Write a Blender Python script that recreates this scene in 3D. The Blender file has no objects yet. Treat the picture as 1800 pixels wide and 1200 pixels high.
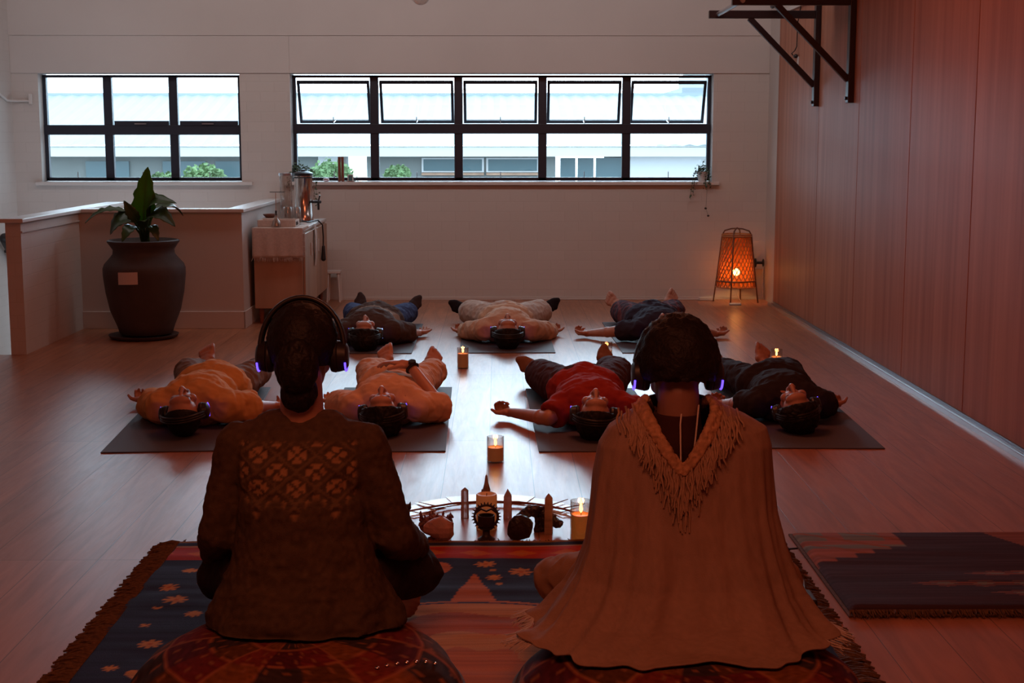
import bpy, math, random
import numpy as np
from mathutils import Vector, Matrix
random.seed(7)
SC = bpy.context.scene
COL = SC.collection

# ---------------------------------------------------------------- camera
cam_d = bpy.data.cameras.new('camera'); cam = bpy.data.objects.new('camera', cam_d); COL.objects.link(cam)
cam_d.sensor_width = 36.0; cam_d.lens = 50.0; cam_d.clip_end = 300
PITCH = math.atan(355/2500.0); YAW = math.atan(24/2500.0)
cam.location = (0, 0, 1.4)
cam.rotation_euler = (math.pi/2 - PITCH, 0, -YAW)
cam_d.dof.use_dof = False
SC.camera = cam
SC.view_settings.view_transform = 'Standard'; SC.view_settings.look = 'None'
SC.view_settings.gamma = 1.0; SC.view_settings.use_curve_mapping = False
SC.view_settings.exposure = 0.0
SC.cycles.use_denoising = True
SC.cycles.max_bounces = 8; SC.cycles.diffuse_bounces = 4; SC.cycles.transparent_max_bounces = 16
SC.cycles.sample_clamp_indirect = 6.0
SC.cycles.caustics_reflective = False; SC.cycles.caustics_refractive = False

# ---------------------------------------------------------------- world and lights
SKY_BASE, SKY_GLOW, SKY_TIGHT = 3.4, 23.0, 20.0
w = bpy.data.worlds.new('overcast_sky'); SC.world = w; w.use_nodes = True
bg = w.node_tree.nodes['Background']; bg.inputs[0].default_value = (0.66, 0.84, 1.0, 1)
# bright haze round the sun behind the clouds, beyond the wide window
_n = w.node_tree.nodes; _l = w.node_tree.links
_tc = _n.new('ShaderNodeTexCoord'); _dp = _n.new('ShaderNodeVectorMath'); _dp.operation = 'DOT_PRODUCT'
_d = Vector((.10, .95, .22)).normalized(); _dp.inputs[1].default_value = _d; _l.new(_tc.outputs['Generated'], _dp.inputs[0])
_mx = _n.new('ShaderNodeMath'); _mx.operation = 'MAXIMUM'; _mx.inputs[1].default_value = 0; _l.new(_dp.outputs['Value'], _mx.inputs[0])
_pw = _n.new('ShaderNodeMath'); _pw.operation = 'POWER'; _pw.inputs[1].default_value = SKY_TIGHT; _l.new(_mx.outputs[0], _pw.inputs[0])
_ma = _n.new('ShaderNodeMath'); _ma.operation = 'MULTIPLY_ADD'; _ma.inputs[1].default_value = SKY_GLOW; _ma.inputs[2].default_value = SKY_BASE
_l.new(_pw.outputs[0], _ma.inputs[0]); _l.new(_ma.outputs[0], bg.inputs[1])

def area(name, loc, rot, sx, sy, power, color, portal=False):
    l = bpy.data.lights.new(name, 'AREA'); l.shape = 'RECTANGLE'; l.size = sx; l.size_y = sy
    l.energy = power; l.color = color
    o = bpy.data.objects.new(name, l); COL.objects.link(o); o.location = loc; o.rotation_euler = rot
    if portal: l.cycles.is_portal = True
    return o
area('daylight_portal', (0.03, 12.85, 1.5), (-math.pi/2, 0, 0), 3.9, 1.1, 1, (1, 1, 1), True)
area('daylight_portal', (-3.07, 12.85, 1.5), (-math.pi/2, 0, 0), 1.9, 1.1, 1, (1, 1, 1), True)
# dim unseen red-orange fill lights added to warm the room, behind the photographer's shoulder and over the middle of the floor
area('red_fill_light', (-0.2, 1.2, 3.1), (math.radians(28), 0, 0), 1.6, 1.0, 35, (1.0, 0.26, 0.115))
area('red_fill_light', (0.3, 7.0, 3.15), (0, 0, 0), 1.2, 1.2, 27, (1.0, 0.24, 0.10))

# unseen soft fill added to brighten the window wall
area('window_wall_fill', (-.8, 10.3, 3.36), (math.radians(52), 0, 0), 6.4, .6, 54, (1.0, .90, .88))

# ---------------------------------------------------------------- numpy noise
def _h(i, j, k, s):
    n = (i*374761393 + j*668265263 + k*2147483647 + s*974634777) & 0xffffffff
    n = ((n ^ (n >> 13))*1274126177) & 0xffffffff
    return ((n ^ (n >> 16)) & 0xffff)/65535.0
def vnoise(p, seed=0):
    p = np.asarray(p, float); i = np.floor(p).astype(np.int64); f = p - i; f = f*f*(3-2*f)
    r = 0
    for a in (0, 1):
        for b in (0, 1):
            for c in (0, 1):
                wgt = (f[:, 0] if a else 1-f[:, 0])*(f[:, 1] if b else 1-f[:, 1])*(f[:, 2] if c else 1-f[:, 2])
                r = r + wgt*_h(i[:, 0]+a, i[:, 1]+b, i[:, 2]+c, seed)
    return r*2-1
def fbm(p, seed=0, o=3):
    r = 0; a = 1.0; p = np.asarray(p, float)
    for q in range(o):
        r = r + a*vnoise(p*(2**q), seed+q); a *= .5
    return r

# ---------------------------------------------------------------- materials
def mat(name, col, rough=0.6, metal=0.0, spec=0.5, var=0.0, vscale=8.0, vstretch=(1, 1, 1), bump=0.0, bscale=60.0,
        attr=False, coat=0.0, trans=0.0, emit=None, estr=0.0, sheen=0.0, alpha=None, sss=0.0):
    m = bpy.data.materials.new(name); m.use_nodes = True
    nt = m.node_tree; b = nt.nodes['Principled BSDF']; N = nt.nodes; L = nt.links
    b.inputs['Roughness'].default_value = rough; b.inputs['Metallic'].default_value = metal
    b.inputs['Specular IOR Level'].default_value = spec
    b.inputs['Coat Weight'].default_value = coat
    b.inputs['Transmission Weight'].default_value = trans
    if sheen: b.inputs['Sheen Weight'].default_value = sheen
    if sss: b.inputs['Subsurface Weight'].default_value = sss; b.inputs['Subsurface Scale'].default_value = .01
    if emit: b.inputs['Emission Color'].default_value = (*emit, 1); b.inputs['Emission Strength'].default_value = estr
    tc = N.new('ShaderNodeTexCoord'); mp = N.new('ShaderNodeMapping'); mp.inputs['Scale'].default_value = vstretch
    L.new(tc.outputs['Object'], mp.inputs[0])
    nz = N.new('ShaderNodeTexNoise'); nz.inputs['Scale'].default_value = vscale; nz.inputs['Detail'].default_value = 4
    L.new(mp.outputs[0], nz.inputs['Vector'])
    mx = N.new('ShaderNodeMix'); mx.data_type = 'RGBA'; mx.blend_type = 'MULTIPLY'; mx.inputs[0].default_value = 1
    if attr:
        at = N.new('ShaderNodeAttribute'); at.attribute_name = 'Col'; L.new(at.outputs['Color'], mx.inputs[6])
    else:
        mx.inputs[6].default_value = (*col, 1)
    rp = N.new('ShaderNodeMapRange'); rp.inputs[1].default_value = .3; rp.inputs[2].default_value = .7
    rp.inputs[3].default_value = 1-var; rp.inputs[4].default_value = 1+var*.4
    L.new(nz.outputs[0], rp.inputs[0]); L.new(rp.outputs[0], mx.inputs[7])
    L.new(mx.outputs[2], b.inputs['Base Color'])
    if bump:
        n2 = N.new('ShaderNodeTexNoise'); n2.inputs['Scale'].default_value = bscale; n2.inputs['Detail'].default_value = 3
        L.new(tc.outputs['Object'], n2.inputs['Vector'])
        bp = N.new('ShaderNodeBump'); bp.inputs['Strength'].default_value = bump; bp.inputs['Distance'].default_value = .004
        L.new(n2.outputs[0], bp.inputs['Height']); L.new(bp.outputs[0], b.inputs['Normal'])
    return m

def glass_mat(name, tint, fres=0.06, rough=0.02):
    m = bpy.data.materials.new(name); m.use_nodes = True; nt = m.node_tree; N = nt.nodes; L = nt.links
    N.remove(N['Principled BSDF']); out = N['Material Output']
    t = N.new('ShaderNodeBsdfTransparent'); t.inputs[0].default_value = (*tint, 1)
    g = N.new('ShaderNodeBsdfGlossy'); g.inputs['Roughness'].default_value = rough
    lw = N.new('ShaderNodeLayerWeight'); lw.inputs[0].default_value = .35
    ma = N.new('ShaderNodeMath'); ma.operation = 'MULTIPLY_ADD'; ma.inputs[1].default_value = .5; ma.inputs[2].default_value = fres
    L.new(lw.outputs['Facing'], ma.inputs[0])
    mx = N.new('ShaderNodeMixShader'); L.new(ma.outputs[0], mx.inputs[0]); L.new(t.outputs[0], mx.inputs[1]); L.new(g.outputs[0], mx.inputs[2])
    L.new(mx.outputs[0], out.inputs[0]); return m

def emit_mat(name, col, s):
    m = bpy.data.materials.new(name); m.use_nodes = True; nt = m.node_tree; N = nt.nodes
    N.remove(N['Principled BSDF']); e = N.new('ShaderNodeEmission'); e.inputs[0].default_value = (*col, 1); e.inputs[1].default_value = s
    nt.links.new(e.outputs[0], N['Material Output'].inputs[0]); return m

def brick_mat(name, col, mortar, bw, bh, msize=.004, rough=.75, bump=.35):
    m = mat(name, col, rough); nt = m.node_tree; N = nt.nodes; L = nt.links; b = N['Principled BSDF']
    tc = N.new('ShaderNodeTexCoord'); sx = N.new('ShaderNodeSeparateXYZ'); cx = N.new('ShaderNodeCombineXYZ')
    L.new(tc.outputs['Object'], sx.inputs[0])
    ad = N.new('ShaderNodeMath'); ad.operation = 'ADD'; L.new(sx.outputs[0], ad.inputs[0]); L.new(sx.outputs[1], ad.inputs[1])
    L.new(ad.outputs[0], cx.inputs[0]); L.new(sx.outputs[2], cx.inputs[1])
    br = N.new('ShaderNodeTexBrick'); br.inputs['Scale'].default_value = 1
    br.inputs['Brick Width'].default_value = bw; br.inputs['Row Height'].default_value = bh
    br.inputs['Mortar Size'].default_value = msize; br.inputs['Mortar Smooth'].default_value = .6
    br.inputs['Color1'].default_value = (*col, 1); br.inputs['Color2'].default_value = (*[c*.97 for c in col], 1); br.inputs['Mortar'].default_value = (*mortar, 1)
    L.new(cx.outputs[0], br.inputs['Vector']); L.new(br.outputs[0], b.inputs['Base Color'])
    inv = N.new('ShaderNodeMath'); inv.operation = 'SUBTRACT'; inv.inputs[0].default_value = 1; L.new(br.outputs['Fac'], inv.inputs[1])
    bp = N.new('ShaderNodeBump'); bp.inputs['Strength'].default_value = bump; bp.inputs['Distance'].default_value = .004
    L.new(inv.outputs[0], bp.inputs['Height']); L.new(bp.outputs[0], b.inputs['Normal']); return m

def floor_mat():
    m = bpy.data.materials.new('oak_planks'); m.use_nodes = True; nt = m.node_tree; N = nt.nodes; L = nt.links; b = N['Principled BSDF']
    tc = N.new('ShaderNodeTexCoord'); mp = N.new('ShaderNodeMapping')
    mp.inputs['Rotation'].default_value = (0, 0, -math.pi/2); mp.inputs['Location'].default_value = (0.35, -0.043+.0, 0)
    L.new(tc.outputs['Object'], mp.inputs[0])
    br = N.new('ShaderNodeTexBrick'); br.inputs['Scale'].default_value = 1; br.inputs['Brick Width'].default_value = 1.9
    br.inputs['Row Height'].default_value = .1865; br.inputs['Mortar Size'].default_value = .0014; br.inputs['Mortar Smooth'].default_value = .1
    br.inputs['Bias'].default_value = 0.0; br.offset = .37; br.offset_frequency = 1
    br.inputs['Color1'].default_value = (.45, .185, .10, 1); br.inputs['Color2'].default_value = (.36, .145, .075, 1); br.inputs['Mortar'].default_value = (.10, .045, .025, 1)
    L.new(mp.outputs[0], br.inputs['Vector'])
    m2 = N.new('ShaderNodeMapping'); m2.inputs['Scale'].default_value = (9, .8, 1); L.new(tc.outputs['Object'], m2.inputs[0])
    wv = N.new('ShaderNodeTexNoise'); wv.inputs['Scale'].default_value = 1.6; wv.inputs['Detail'].default_value = 5; wv.inputs['Distortion'].default_value = 1.6
    L.new(m2.outputs[0], wv.inputs['Vector'])
    rp = N.new('ShaderNodeMapRange'); rp.inputs[1].default_value = .35; rp.inputs[2].default_value = .66; rp.inputs[3].default_value = .72; rp.inputs[4].default_value = 1.1
    L.new(wv.outputs[0], rp.inputs[0])
    mx = N.new('ShaderNodeMix'); mx.data_type = 'RGBA'; mx.blend_type = 'MULTIPLY'; mx.inputs[0].default_value = .8
    L.new(br.outputs[0], mx.inputs[6]); L.new(rp.outputs[0], mx.inputs[7]); L.new(mx.outputs[2], b.inputs['Base Color'])
    n3 = N.new('ShaderNodeTexNoise'); n3.inputs['Scale'].default_value = 4; n3.inputs['Distortion'].default_value = 3; L.new(m2.outputs[0], n3.inputs['Vector'])
    rr = N.new('ShaderNodeMapRange'); rr.inputs[3].default_value = .27; rr.inputs[4].default_value = .40; L.new(n3.outputs[0], rr.inputs[0])
    L.new(rr.outputs[0], b.inputs['Roughness']); b.inputs['Specular IOR Level'].default_value = .62
    inv = N.new('ShaderNodeMath'); inv.operation = 'MULTIPLY_ADD'; inv.inputs[1].default_value = -1; L.new(br.outputs['Fac'], inv.inputs[0])
    s2 = N.new('ShaderNodeMath'); s2.operation = 'MULTIPLY'; s2.inputs[1].default_value = .12; L.new(wv.outputs[0], s2.inputs[0]); L.new(s2.outputs[0], inv.inputs[2])
    bp = N.new('ShaderNodeBump'); bp.inputs['Strength'].default_value = .35; bp.inputs['Distance'].default_value = .003
    L.new(inv.outputs[0], bp.inputs['Height']); L.new(bp.outputs[0], b.inputs['Normal']); return m

def veneer_mat():
    m = bpy.data.materials.new('wood_veneer'); m.use_nodes = True; nt = m.node_tree; N = nt.nodes; L = nt.links; b = N['Principled BSDF']
    tc = N.new('ShaderNodeTexCoord'); m2 = N.new('ShaderNodeMapping'); m2.inputs['Scale'].default_value = (1, 9, .35); L.new(tc.outputs['Object'], m2.inputs[0])
    wv = N.new('ShaderNodeTexNoise'); wv.inputs['Scale'].default_value = 1.5; wv.inputs['Detail'].default_value = 6; L.new(m2.outputs[0], wv.inputs['Vector'])
    rp = N.new('ShaderNodeValToRGB'); rp.color_ramp.elements[0].position = .3; rp.color_ramp.elements[0].color = (.35, .125, .075, 1)
    rp.color_ramp.elements[1].position = .7; rp.color_ramp.elements[1].color = (.50, .215, .135, 1)
    L.new(wv.outputs[0], rp.inputs[0]); L.new(rp.outputs[0], b.inputs['Base Color'])
    b.inputs['Roughness'].default_value = .5; b.inputs['Specular IOR Level'].default_value = .3
    bp = N.new('ShaderNodeBump'); bp.inputs['Strength'].default_value = .15; bp.inputs['Distance'].default_value = .004; L.new(wv.outputs[0], bp.inputs['Height']); L.new(bp.outputs[0], b.inputs['Normal'])
    return m

M = {}
M['floor'] = floor_mat(); M['veneer'] = veneer_mat()
M['brick'] = brick_mat('painted_brick', (.60, .55, .52), (.565, .515, .485), .24, .086, bump=.16)
M['plaster'] = mat('painted_plaster', (.60, .55, .525), .7, var=.05, vscale=1.5, bump=.1)
M['sill'] = mat('white_paint', (.66, .62, .60), .45, bump=.04)
M['frame'] = mat('black_steel_paint', (.018, .020, .034), .45)
M['alu'] = mat('brushed_aluminium', (.55, .55, .58), .28, metal=.9)
M['steel'] = mat('polished_steel', (.62, .55, .52), .18, metal=1)
M['blacksteel'] = mat('black_powder_coat', (.025, .012, .014), .4)
M['black'] = mat('black_plastic', (.012, .009, .011), .42)
M['pane'] = glass_mat('window_glass', (.93, .97, .98))
M['glass'] = glass_mat('clear_glass', (.93, .90, .88), .08)
M['mat'] = mat('rubber_yoga_mat', (.075, .066, .078), .62, spec=.45, bump=.5, bscale=260)
M['skin'] = mat('skin', (.5, .28, .2), .5, attr=True, sss=.05)
M['cloth'] = mat('woven_cloth', (.5, .4, .3), .9, spec=.12, attr=True, bump=.3, bscale=350)
M['hair'] = mat('dark_hair', (.010, .006, .006), .6, spec=.3, var=.4, vscale=60, bump=.8, bscale=120)
M['led'] = emit_mat('blue_led', (.12, .06, 1.0), 2.6)
M['ledw'] = emit_mat('blue_white_led', (.25, .35, 1.0), 5)
M['wax'] = mat('ivory_wax', (.62, .33, .19), .5, emit=(1, .33, .09), estr=.07, sss=.2)
M['flame'] = emit_mat('flame', (1.0, .50, .13), 7)
M['bulb'] = emit_mat('lit_bulb', (1.0, .62, .25), 26)
M['wick'] = mat('wick', (.02, .015, .01), .9)
M['bamboo'] = mat('bamboo', (.52, .21, .07), .55, var=.3, vscale=40)
M['bamboodark'] = mat('dark_bamboo_pole', (.16, .06, .03), .55, var=.3, vscale=40)
M['clay'] = mat('dark_stoneware', (.070, .052, .052), .68, var=.25, vscale=6, bump=.3, bscale=30)
M['soil'] = mat('soil', (.03, .02, .015), .95, bump=1, bscale=60)
M['leafg'] = mat('broad_leaf', (.035, .085, .02), .35, var=.3, vscale=7)
M['leafl'] = mat('backlit_leaf', (.12, .24, .035), .4, var=.3, vscale=9)  # brighter leaf green, with the window's backlighting put into the colour
_m = M['leafl']; _nt = _m.node_tree; _tr = _nt.nodes.new('ShaderNodeBsdfTranslucent'); _tr.inputs[0].default_value = (.10, .24, .03, 1)
_mix = _nt.nodes.new('ShaderNodeMixShader'); _mix.inputs[0].default_value = .5
_nt.links.new(_nt.nodes['Principled BSDF'].outputs[0], _mix.inputs[1]); _nt.links.new(_tr.outputs[0], _mix.inputs[2]); _nt.links.new(_mix.outputs[0], _nt.nodes['Material Output'].inputs[0])
M['ivy'] = mat('ivy_leaf', (.06, .10, .05), .5, var=.4, vscale=40)
M['paper'] = mat('paper', (.66, .56, .54), .8, var=.05)
M['oak'] = mat('pale_oak', (.46, .27, .18), .5, var=.25, vscale=5, vstretch=(1, 1, .2))
M['ctop'] = mat('white_laminate', (.68, .68, .68), .3)
M['linen'] = mat('linen', (.60, .48, .42), .9, var=.12, vscale=60, bump=.5, bscale=250)
M['brownwood'] = mat('red_brown_wood', (.22, .07, .04), .5, var=.2, vscale=20)
M['amber'] = mat('amber_wax', (.55, .20, .06), .4, emit=(1, .28, .05), estr=.16, sss=.3)
M['quartz'] = mat('clear_quartz', (.72, .66, .68), .12, trans=.55, var=.3, vscale=40)
M['rose'] = mat('rose_quartz', (.66, .46, .46), .22, trans=.25, var=.25, vscale=30)
M['smoky'] = mat('banded_stone', (.36, .20, .14), .3, var=.4, vscale=25, vstretch=(.3, .3, 2))
M['stone'] = mat('black_stone', (.035, .018, .018), .4, var=.5, vscale=30, bump=.7, bscale=90)
M['pinkrock'] = mat('raw_rose_quartz', (.52, .27, .23), .5, var=.3, vscale=25, bump=.8, bscale=60)
M['geode'] = mat('amethyst_crust', (.26, .11, .12), .4, var=.5, vscale=50, bump=1, bscale=110)
M['card'] = mat('pale_card', (.70, .78, .82), .25, var=.08, vscale=30)
M['iron'] = mat('dark_iron', (.028, .014, .013), .5)
M['fringe'] = mat('olive_brown_fringe', (.13, .065, .03), .9, var=.5, vscale=90)
M['sequin'] = mat('mirror_sequin', (.8, .7, .66), .1, metal=1)
M['street'] = mat('asphalt', (.22, .22, .22), .9)
M['facade'] = mat('grey_render', (.24, .26, .25), .8, var=.12, vscale=.6)
M['facadew'] = mat('white_render', (.78, .78, .78), .8)
M['roof'] = mat('pale_metal_roof', (.44, .50, .53), .6, var=.1, vscale=.4)
M['facadeg'] = mat('tinted_glazing', (.10, .17, .19), .15)
M['tree'] = mat('tree_foliage', (.20, .33, .14), .7, var=.5, vscale=4)
M['switch'] = mat('white_plastic', (.62, .58, .56), .4)

# ---------------------------------------------------------------- mesh collector
class MB:
    def __init__(s): s.v = []; s.f = []; s.m = []
    def add(s, vs, fs, m=0):
        n = len(s.v); s.v += [tuple(map(float, v)) for v in vs]; s.f += [tuple(i+n for i in f) for f in fs]; s.m += [m]*len(fs); return s
    def box(s, x0, x1, y0, y1, z0, z1, m=0):
        vs = [(x, y, z) for z in (z0, z1) for y in (y0, y1) for x in (x0, x1)]
        return s.add(vs, [(0, 2, 3, 1), (4, 5, 7, 6), (0, 1, 5, 4), (2, 6, 7, 3), (0, 4, 6, 2), (1, 3, 7, 5)], m)
    def obox(s, c, half, R, m=0):
        c = Vector(c); vs = [c + R @ Vector((x*half[0], y*half[1], z*half[2])) for z in (-1, 1) for y in (-1, 1) for x in (-1, 1)]
        return s.add(vs, [(0, 2, 3, 1), (4, 5, 7, 6), (0, 1, 5, 4), (2, 6, 7, 3), (0, 4, 6, 2), (1, 3, 7, 5)], m)
    def ell(s, c, r, R=None, seg=18, rings=11, m=0):
        if not hasattr(r, '__len__'): r = (r, r, r)
        R = R or Matrix.Identity(3); c = Vector(c); vs = [c + R @ Vector((0, 0, r[2]))]
        for i in range(1, rings):
            a = math.pi*i/rings
            for j in range(seg):
                b = 2*math.pi*j/seg
                vs.append(c + R @ Vector((r[0]*math.sin(a)*math.cos(b), r[1]*math.sin(a)*math.sin(b), r[2]*math.cos(a))))
        vs.append(c + R @ Vector((0, 0, -r[2]))); fs = [(0, 1+j, 1+(j+1) % seg) for j in range(seg)]
        for i in range(rings-2):
            for j in range(seg):
                a = 1+i*seg; fs.append((a+j, a+seg+j, a+seg+(j+1) % seg, a+(j+1) % seg))
        a = 1+(rings-2)*seg; fs += [(a+j, len(vs)-1, a+(j+1) % seg) for j in range(seg)]
        return s.add(vs, fs, m)
    def cone(s, p0, p1, r0, r1, seg=16, m=0, cap=True, flat=1.0, fn=None):
        p0 = Vector(p0); p1 = Vector(p1); d = (p1-p0).normalized()
        if fn is not None: a = (Vector(fn) - d*Vector(fn).dot(d)).normalized()
        else: a = d.orthogonal().normalized()
        b = d.cross(a); vs = []
        for p, r in ((p0, r0), (p1, r1)):
            for j in range(seg):
                t = 2*math.pi*j/seg; vs.append(p + a*math.cos(t)*r*flat + b*math.sin(t)*r)
        fs = [(j, (j+1) % seg, seg+(j+1) % seg, seg+j) for j in range(seg)]
        if cap: fs += [tuple(reversed(range(seg))), tuple(range(seg, 2*seg))]
        return s.add(vs, fs, m)
    def cap(s, p0, p1, r0, r1, m=0, seg=16):   # rounded limb segment
        s.cone(p0, p1, r0, r1, seg, m); s.ell(p0, r0, seg=seg, rings=9, m=m); s.ell(p1, r1, seg=seg, rings=9, m=m); return s
    def lathe(s, prof, c=(0, 0, 0), seg=40, m=0, rx=1, ry=1):
        vs = []; n = len(prof)
        for r, z in prof:
            for j in range(seg):
                t = 2*math.pi*j/seg; vs.append((c[0]+r*rx*math.cos(t), c[1]+r*ry*math.sin(t), c[2]+z))
        fs = [(i*seg+j, i*seg+(j+1) % seg, (i+1)*seg+(j+1) % seg, (i+1)*seg+j) for i in range(n-1) for j in range(seg)]
        if prof[0][0] > 1e-6: fs.append(tuple(reversed(range(seg))))
        if prof[-1][0] > 1e-6: fs.append(tuple(range((n-1)*seg, n*seg)))
        return s.add(vs, fs, m)
    def tube(s, pts, r, seg=8, m=0, closed=False):
        pts = [Vector(p) for p in pts]; n = len(pts); rs = r if hasattr(r, '__len__') else [r]*n; vs = []; a = None
        for i, p in enumerate(pts):
            d = (pts[(i+1) % n] - pts[i-1]) if closed else (pts[min(i+1, n-1)] - pts[max(i-1, 0)])
            if d.length < 1e-9: d = Vector((0, 0, 1))
            d.normalize()
            a = d.orthogonal().normalized() if a is None else (a - d*a.dot(d))
            a = a.normalized() if a.length > 1e-6 else d.orthogonal().normalized()
            b = d.cross(a)
            for j in range(seg):
                t = 2*math.pi*j/seg; vs.append(p + (a*math.cos(t) + b*math.sin(t))*rs[i])
        k = n if closed else n-1
        fs = [(i*seg+j, i*seg+(j+1) % seg, ((i+1) % n)*seg+(j+1) % seg, ((i+1) % n)*seg+j) for i in range(k) for j in range(seg)]
        if not closed: fs += [tuple(reversed(range(seg))), tuple(range((n-1)*seg, n*seg))]
        return s.add(vs, fs, m)
    def grid(s, fn, nu, nv, m=0, cu=False):
        vs = [fn(i/(nu if cu else nu-1), j/(nv-1)) for j in range(nv) for i in range(nu)]; fs = []
        for j in range(nv-1):
            for i in range(nu if cu else nu-1):
                fs.append((j*nu+i, j*nu+(i+1) % nu, (j+1)*nu+(i+1) % nu, (j+1)*nu+i))
        return s.add(vs, fs, m)
    def mesh(s, name):
        me = bpy.data.meshes.new(name); me.from_pydata(s.v, [], s.f); me.validate(); return me
    def build(s, name, mats, parent=None, smooth=False, bevel=0, loc=None, kind=None, label=None, solid=0, sub=0):
        me = s.mesh(name); mats = mats if isinstance(mats, (list, tuple)) else [mats]
        for m in mats: me.materials.append(M[m] if isinstance(m, str) else m)
        if len(mats) > 1:
            for p, k in zip(me.polygons, s.m): p.material_index = k
        o = bpy.data.objects.new(name, me); COL.objects.link(o)
        if loc is not None:
            me.transform(Matrix.Translation(-Vector(loc))); o.location = loc
        if parent: setpar(o, parent)
        if smooth: smooth_mesh(me, math.radians(smooth if smooth > 1 else 50))
        if bevel:
            b = o.modifiers.new('bevel', 'BEVEL'); b.width = bevel; b.segments = 2; b.limit_method = 'ANGLE'
        if solid: q = o.modifiers.new('solid', 'SOLIDIFY'); q.thickness = solid
        if sub: q = o.modifiers.new('sub', 'SUBSURF'); q.levels = sub; q.render_levels = sub
        if kind: o['kind'] = kind
        if label: o['label'] = label
        return o
def smooth_mesh(me, ang=None):
    me.polygons.foreach_set('use_smooth', [True]*len(me.polygons))
    if ang:
        import bmesh
        bm = bmesh.new(); bm.from_mesh(me)
        for e in bm.edges:
            if len(e.link_faces) == 2 and e.calc_face_angle(0) > ang: e.smooth = False
        bm.to_mesh(me); bm.free()
def wmat(o):
    m = Matrix.LocRotScale(o.location, o.rotation_euler, o.scale)
    return (wmat(o.parent) @ m) if o.parent else m
def setpar(o, p):     # coordinates of parts are given in the room's frame unless the thing sits at the origin
    o.parent = p
    if p.get('_room'): o.matrix_parent_inverse = wmat(p).inverted()
def thing(name, label, cat, loc=(0, 0, 0), group=None, room=True, rz=0):
    o = bpy.data.objects.new(name, None); COL.objects.link(o); o.location = loc; o.rotation_euler = (0, 0, rz); o.empty_display_size = .05
    o['label'] = label; o['category'] = cat
    if group: o['group'] = group
    if room: o['_room'] = 1
    return o
def tag(o, label, cat, group=None, kind=None):
    o['label'] = label; o['category'] = cat
    if group: o['group'] = group
    if kind: o['kind'] = kind
    return o
def struct(mb, name, m, parent=None, **k):
    o = mb.build(name, m, parent, **k); o['kind'] = 'structure'; return o

# ---------------------------------------------------------------- the room shell
BY = 12.5          # room face of the window wall
def box1(*a): return MB().box(*a)
fb = MB(); fb.box(-4.4, 2.6, -1.0, 9.27, -.05, 0); fb.box(-3.15, 2.6, 9.27, 10.6, -.05, 0); fb.box(-1.9, 2.6, 10.6, 12.7, -.05, 0)
struct(fb, 'floor', 'floor')
struct(box1(-4.4, -1.8, 9.0, 12.7, -1.5, -1.45), 'floor_stairwell', 'plaster')
struct(box1(-4.4, -4.2, -1.0, 12.7, -1.5, 3.4), 'wall_left', 'brick')
struct(box1(-4.4, 2.6, -1.1, -1.0, 0, 3.4), 'wall_behind', 'plaster')
struct(box1(-4.4, 2.7, -1.1, 12.8, 3.4, 3.5), 'ceiling', 'plaster')
struct(box1(2.35, 2.6, 12.082, 12.6, 0, 3.4).box(2.35, 2.6, -1, 12.082, 2.43, 3.4), 'wall_right', 'plaster')
# window wall with two openings
LW = (-3.97, -2.235, 1.035, 1.965); BW = (-1.80, 1.868, 1.035, 1.965)
wb = MB()
def wallpiece(x0, x1, z0, z1): wb.box(x0, x1, BY, BY+.24, z0, z1)
wallpiece(-4.4, 2.6, -1.5, LW[2]); wallpiece(-4.4, LW[0], LW[2], LW[3]); wallpiece(LW[1], BW[0], LW[2], LW[3]); wallpiece(BW[1], 2.6, LW[2], LW[3]); wallpiece(-4.4, 2.6, LW[3], 3.4)
struct(wb, 'wall_back', 'brick')
struct(box1(-4.2, -1.80, BY-.012, BY, 1.965, 2.285).box(-1.80, 2.35, BY-.012, BY, 1.965, 2.285), 'trim_1', 'plaster', bevel=.003)
struct(box1(-4.2, 2.35, BY-.02, BY, 2.285, 3.4), 'trim_2', 'plaster')
struct(box1(-1.45, 2.35, BY-.012, BY, 0, .022), 'baseboard_back', 'plaster')

# half walls round the stairwell
def halfwall(n, x0, x1, y0, y1):
    o = struct(box1(x0, x1, y0, y1, 0 if x1 > -3 else -.9, .86), 'wall_half_'+n, 'brick')
    return o
h1 = MB().box(-3.2, -3.10, 9.27, 11.75, -1.0, .865); struct(h1, 'wall_half_left', 'brick')
h2 = MB().box(-3.10, -1.90, 10.57, 10.67, 0, .865); struct(h2, 'wall_half_front', 'plaster')
h3 = MB().box(-2.0, -1.90, 10.67, BY, 0, .865); struct(h3, 'wall_half_right', 'plaster')
struct(MB().box(-3.225, -3.075, 9.24, 11.78, .865, .892), 'trim_3', 'sill', bevel=.004)
struct(MB().box(-3.075, -1.88, 10.545, 10.69, .865, .892), 'trim_4', 'sill', bevel=.004)
struct(MB().box(-2.02, -1.88, 10.69, BY, .865, .892), 'trim_5', 'sill', bevel=.004)
struct(MB().box(-3.10, -1.89, 10.558, 10.57, 0, .13).box(-1.90, -1.888, 10.558, 11.0, 0, .13), 'baseboard_half', 'plaster', bevel=.003)
struct(MB().box(-3.10, -3.09, 9.27, 10.57, .80, .81), 'trim_6', 'plaster')

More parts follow.
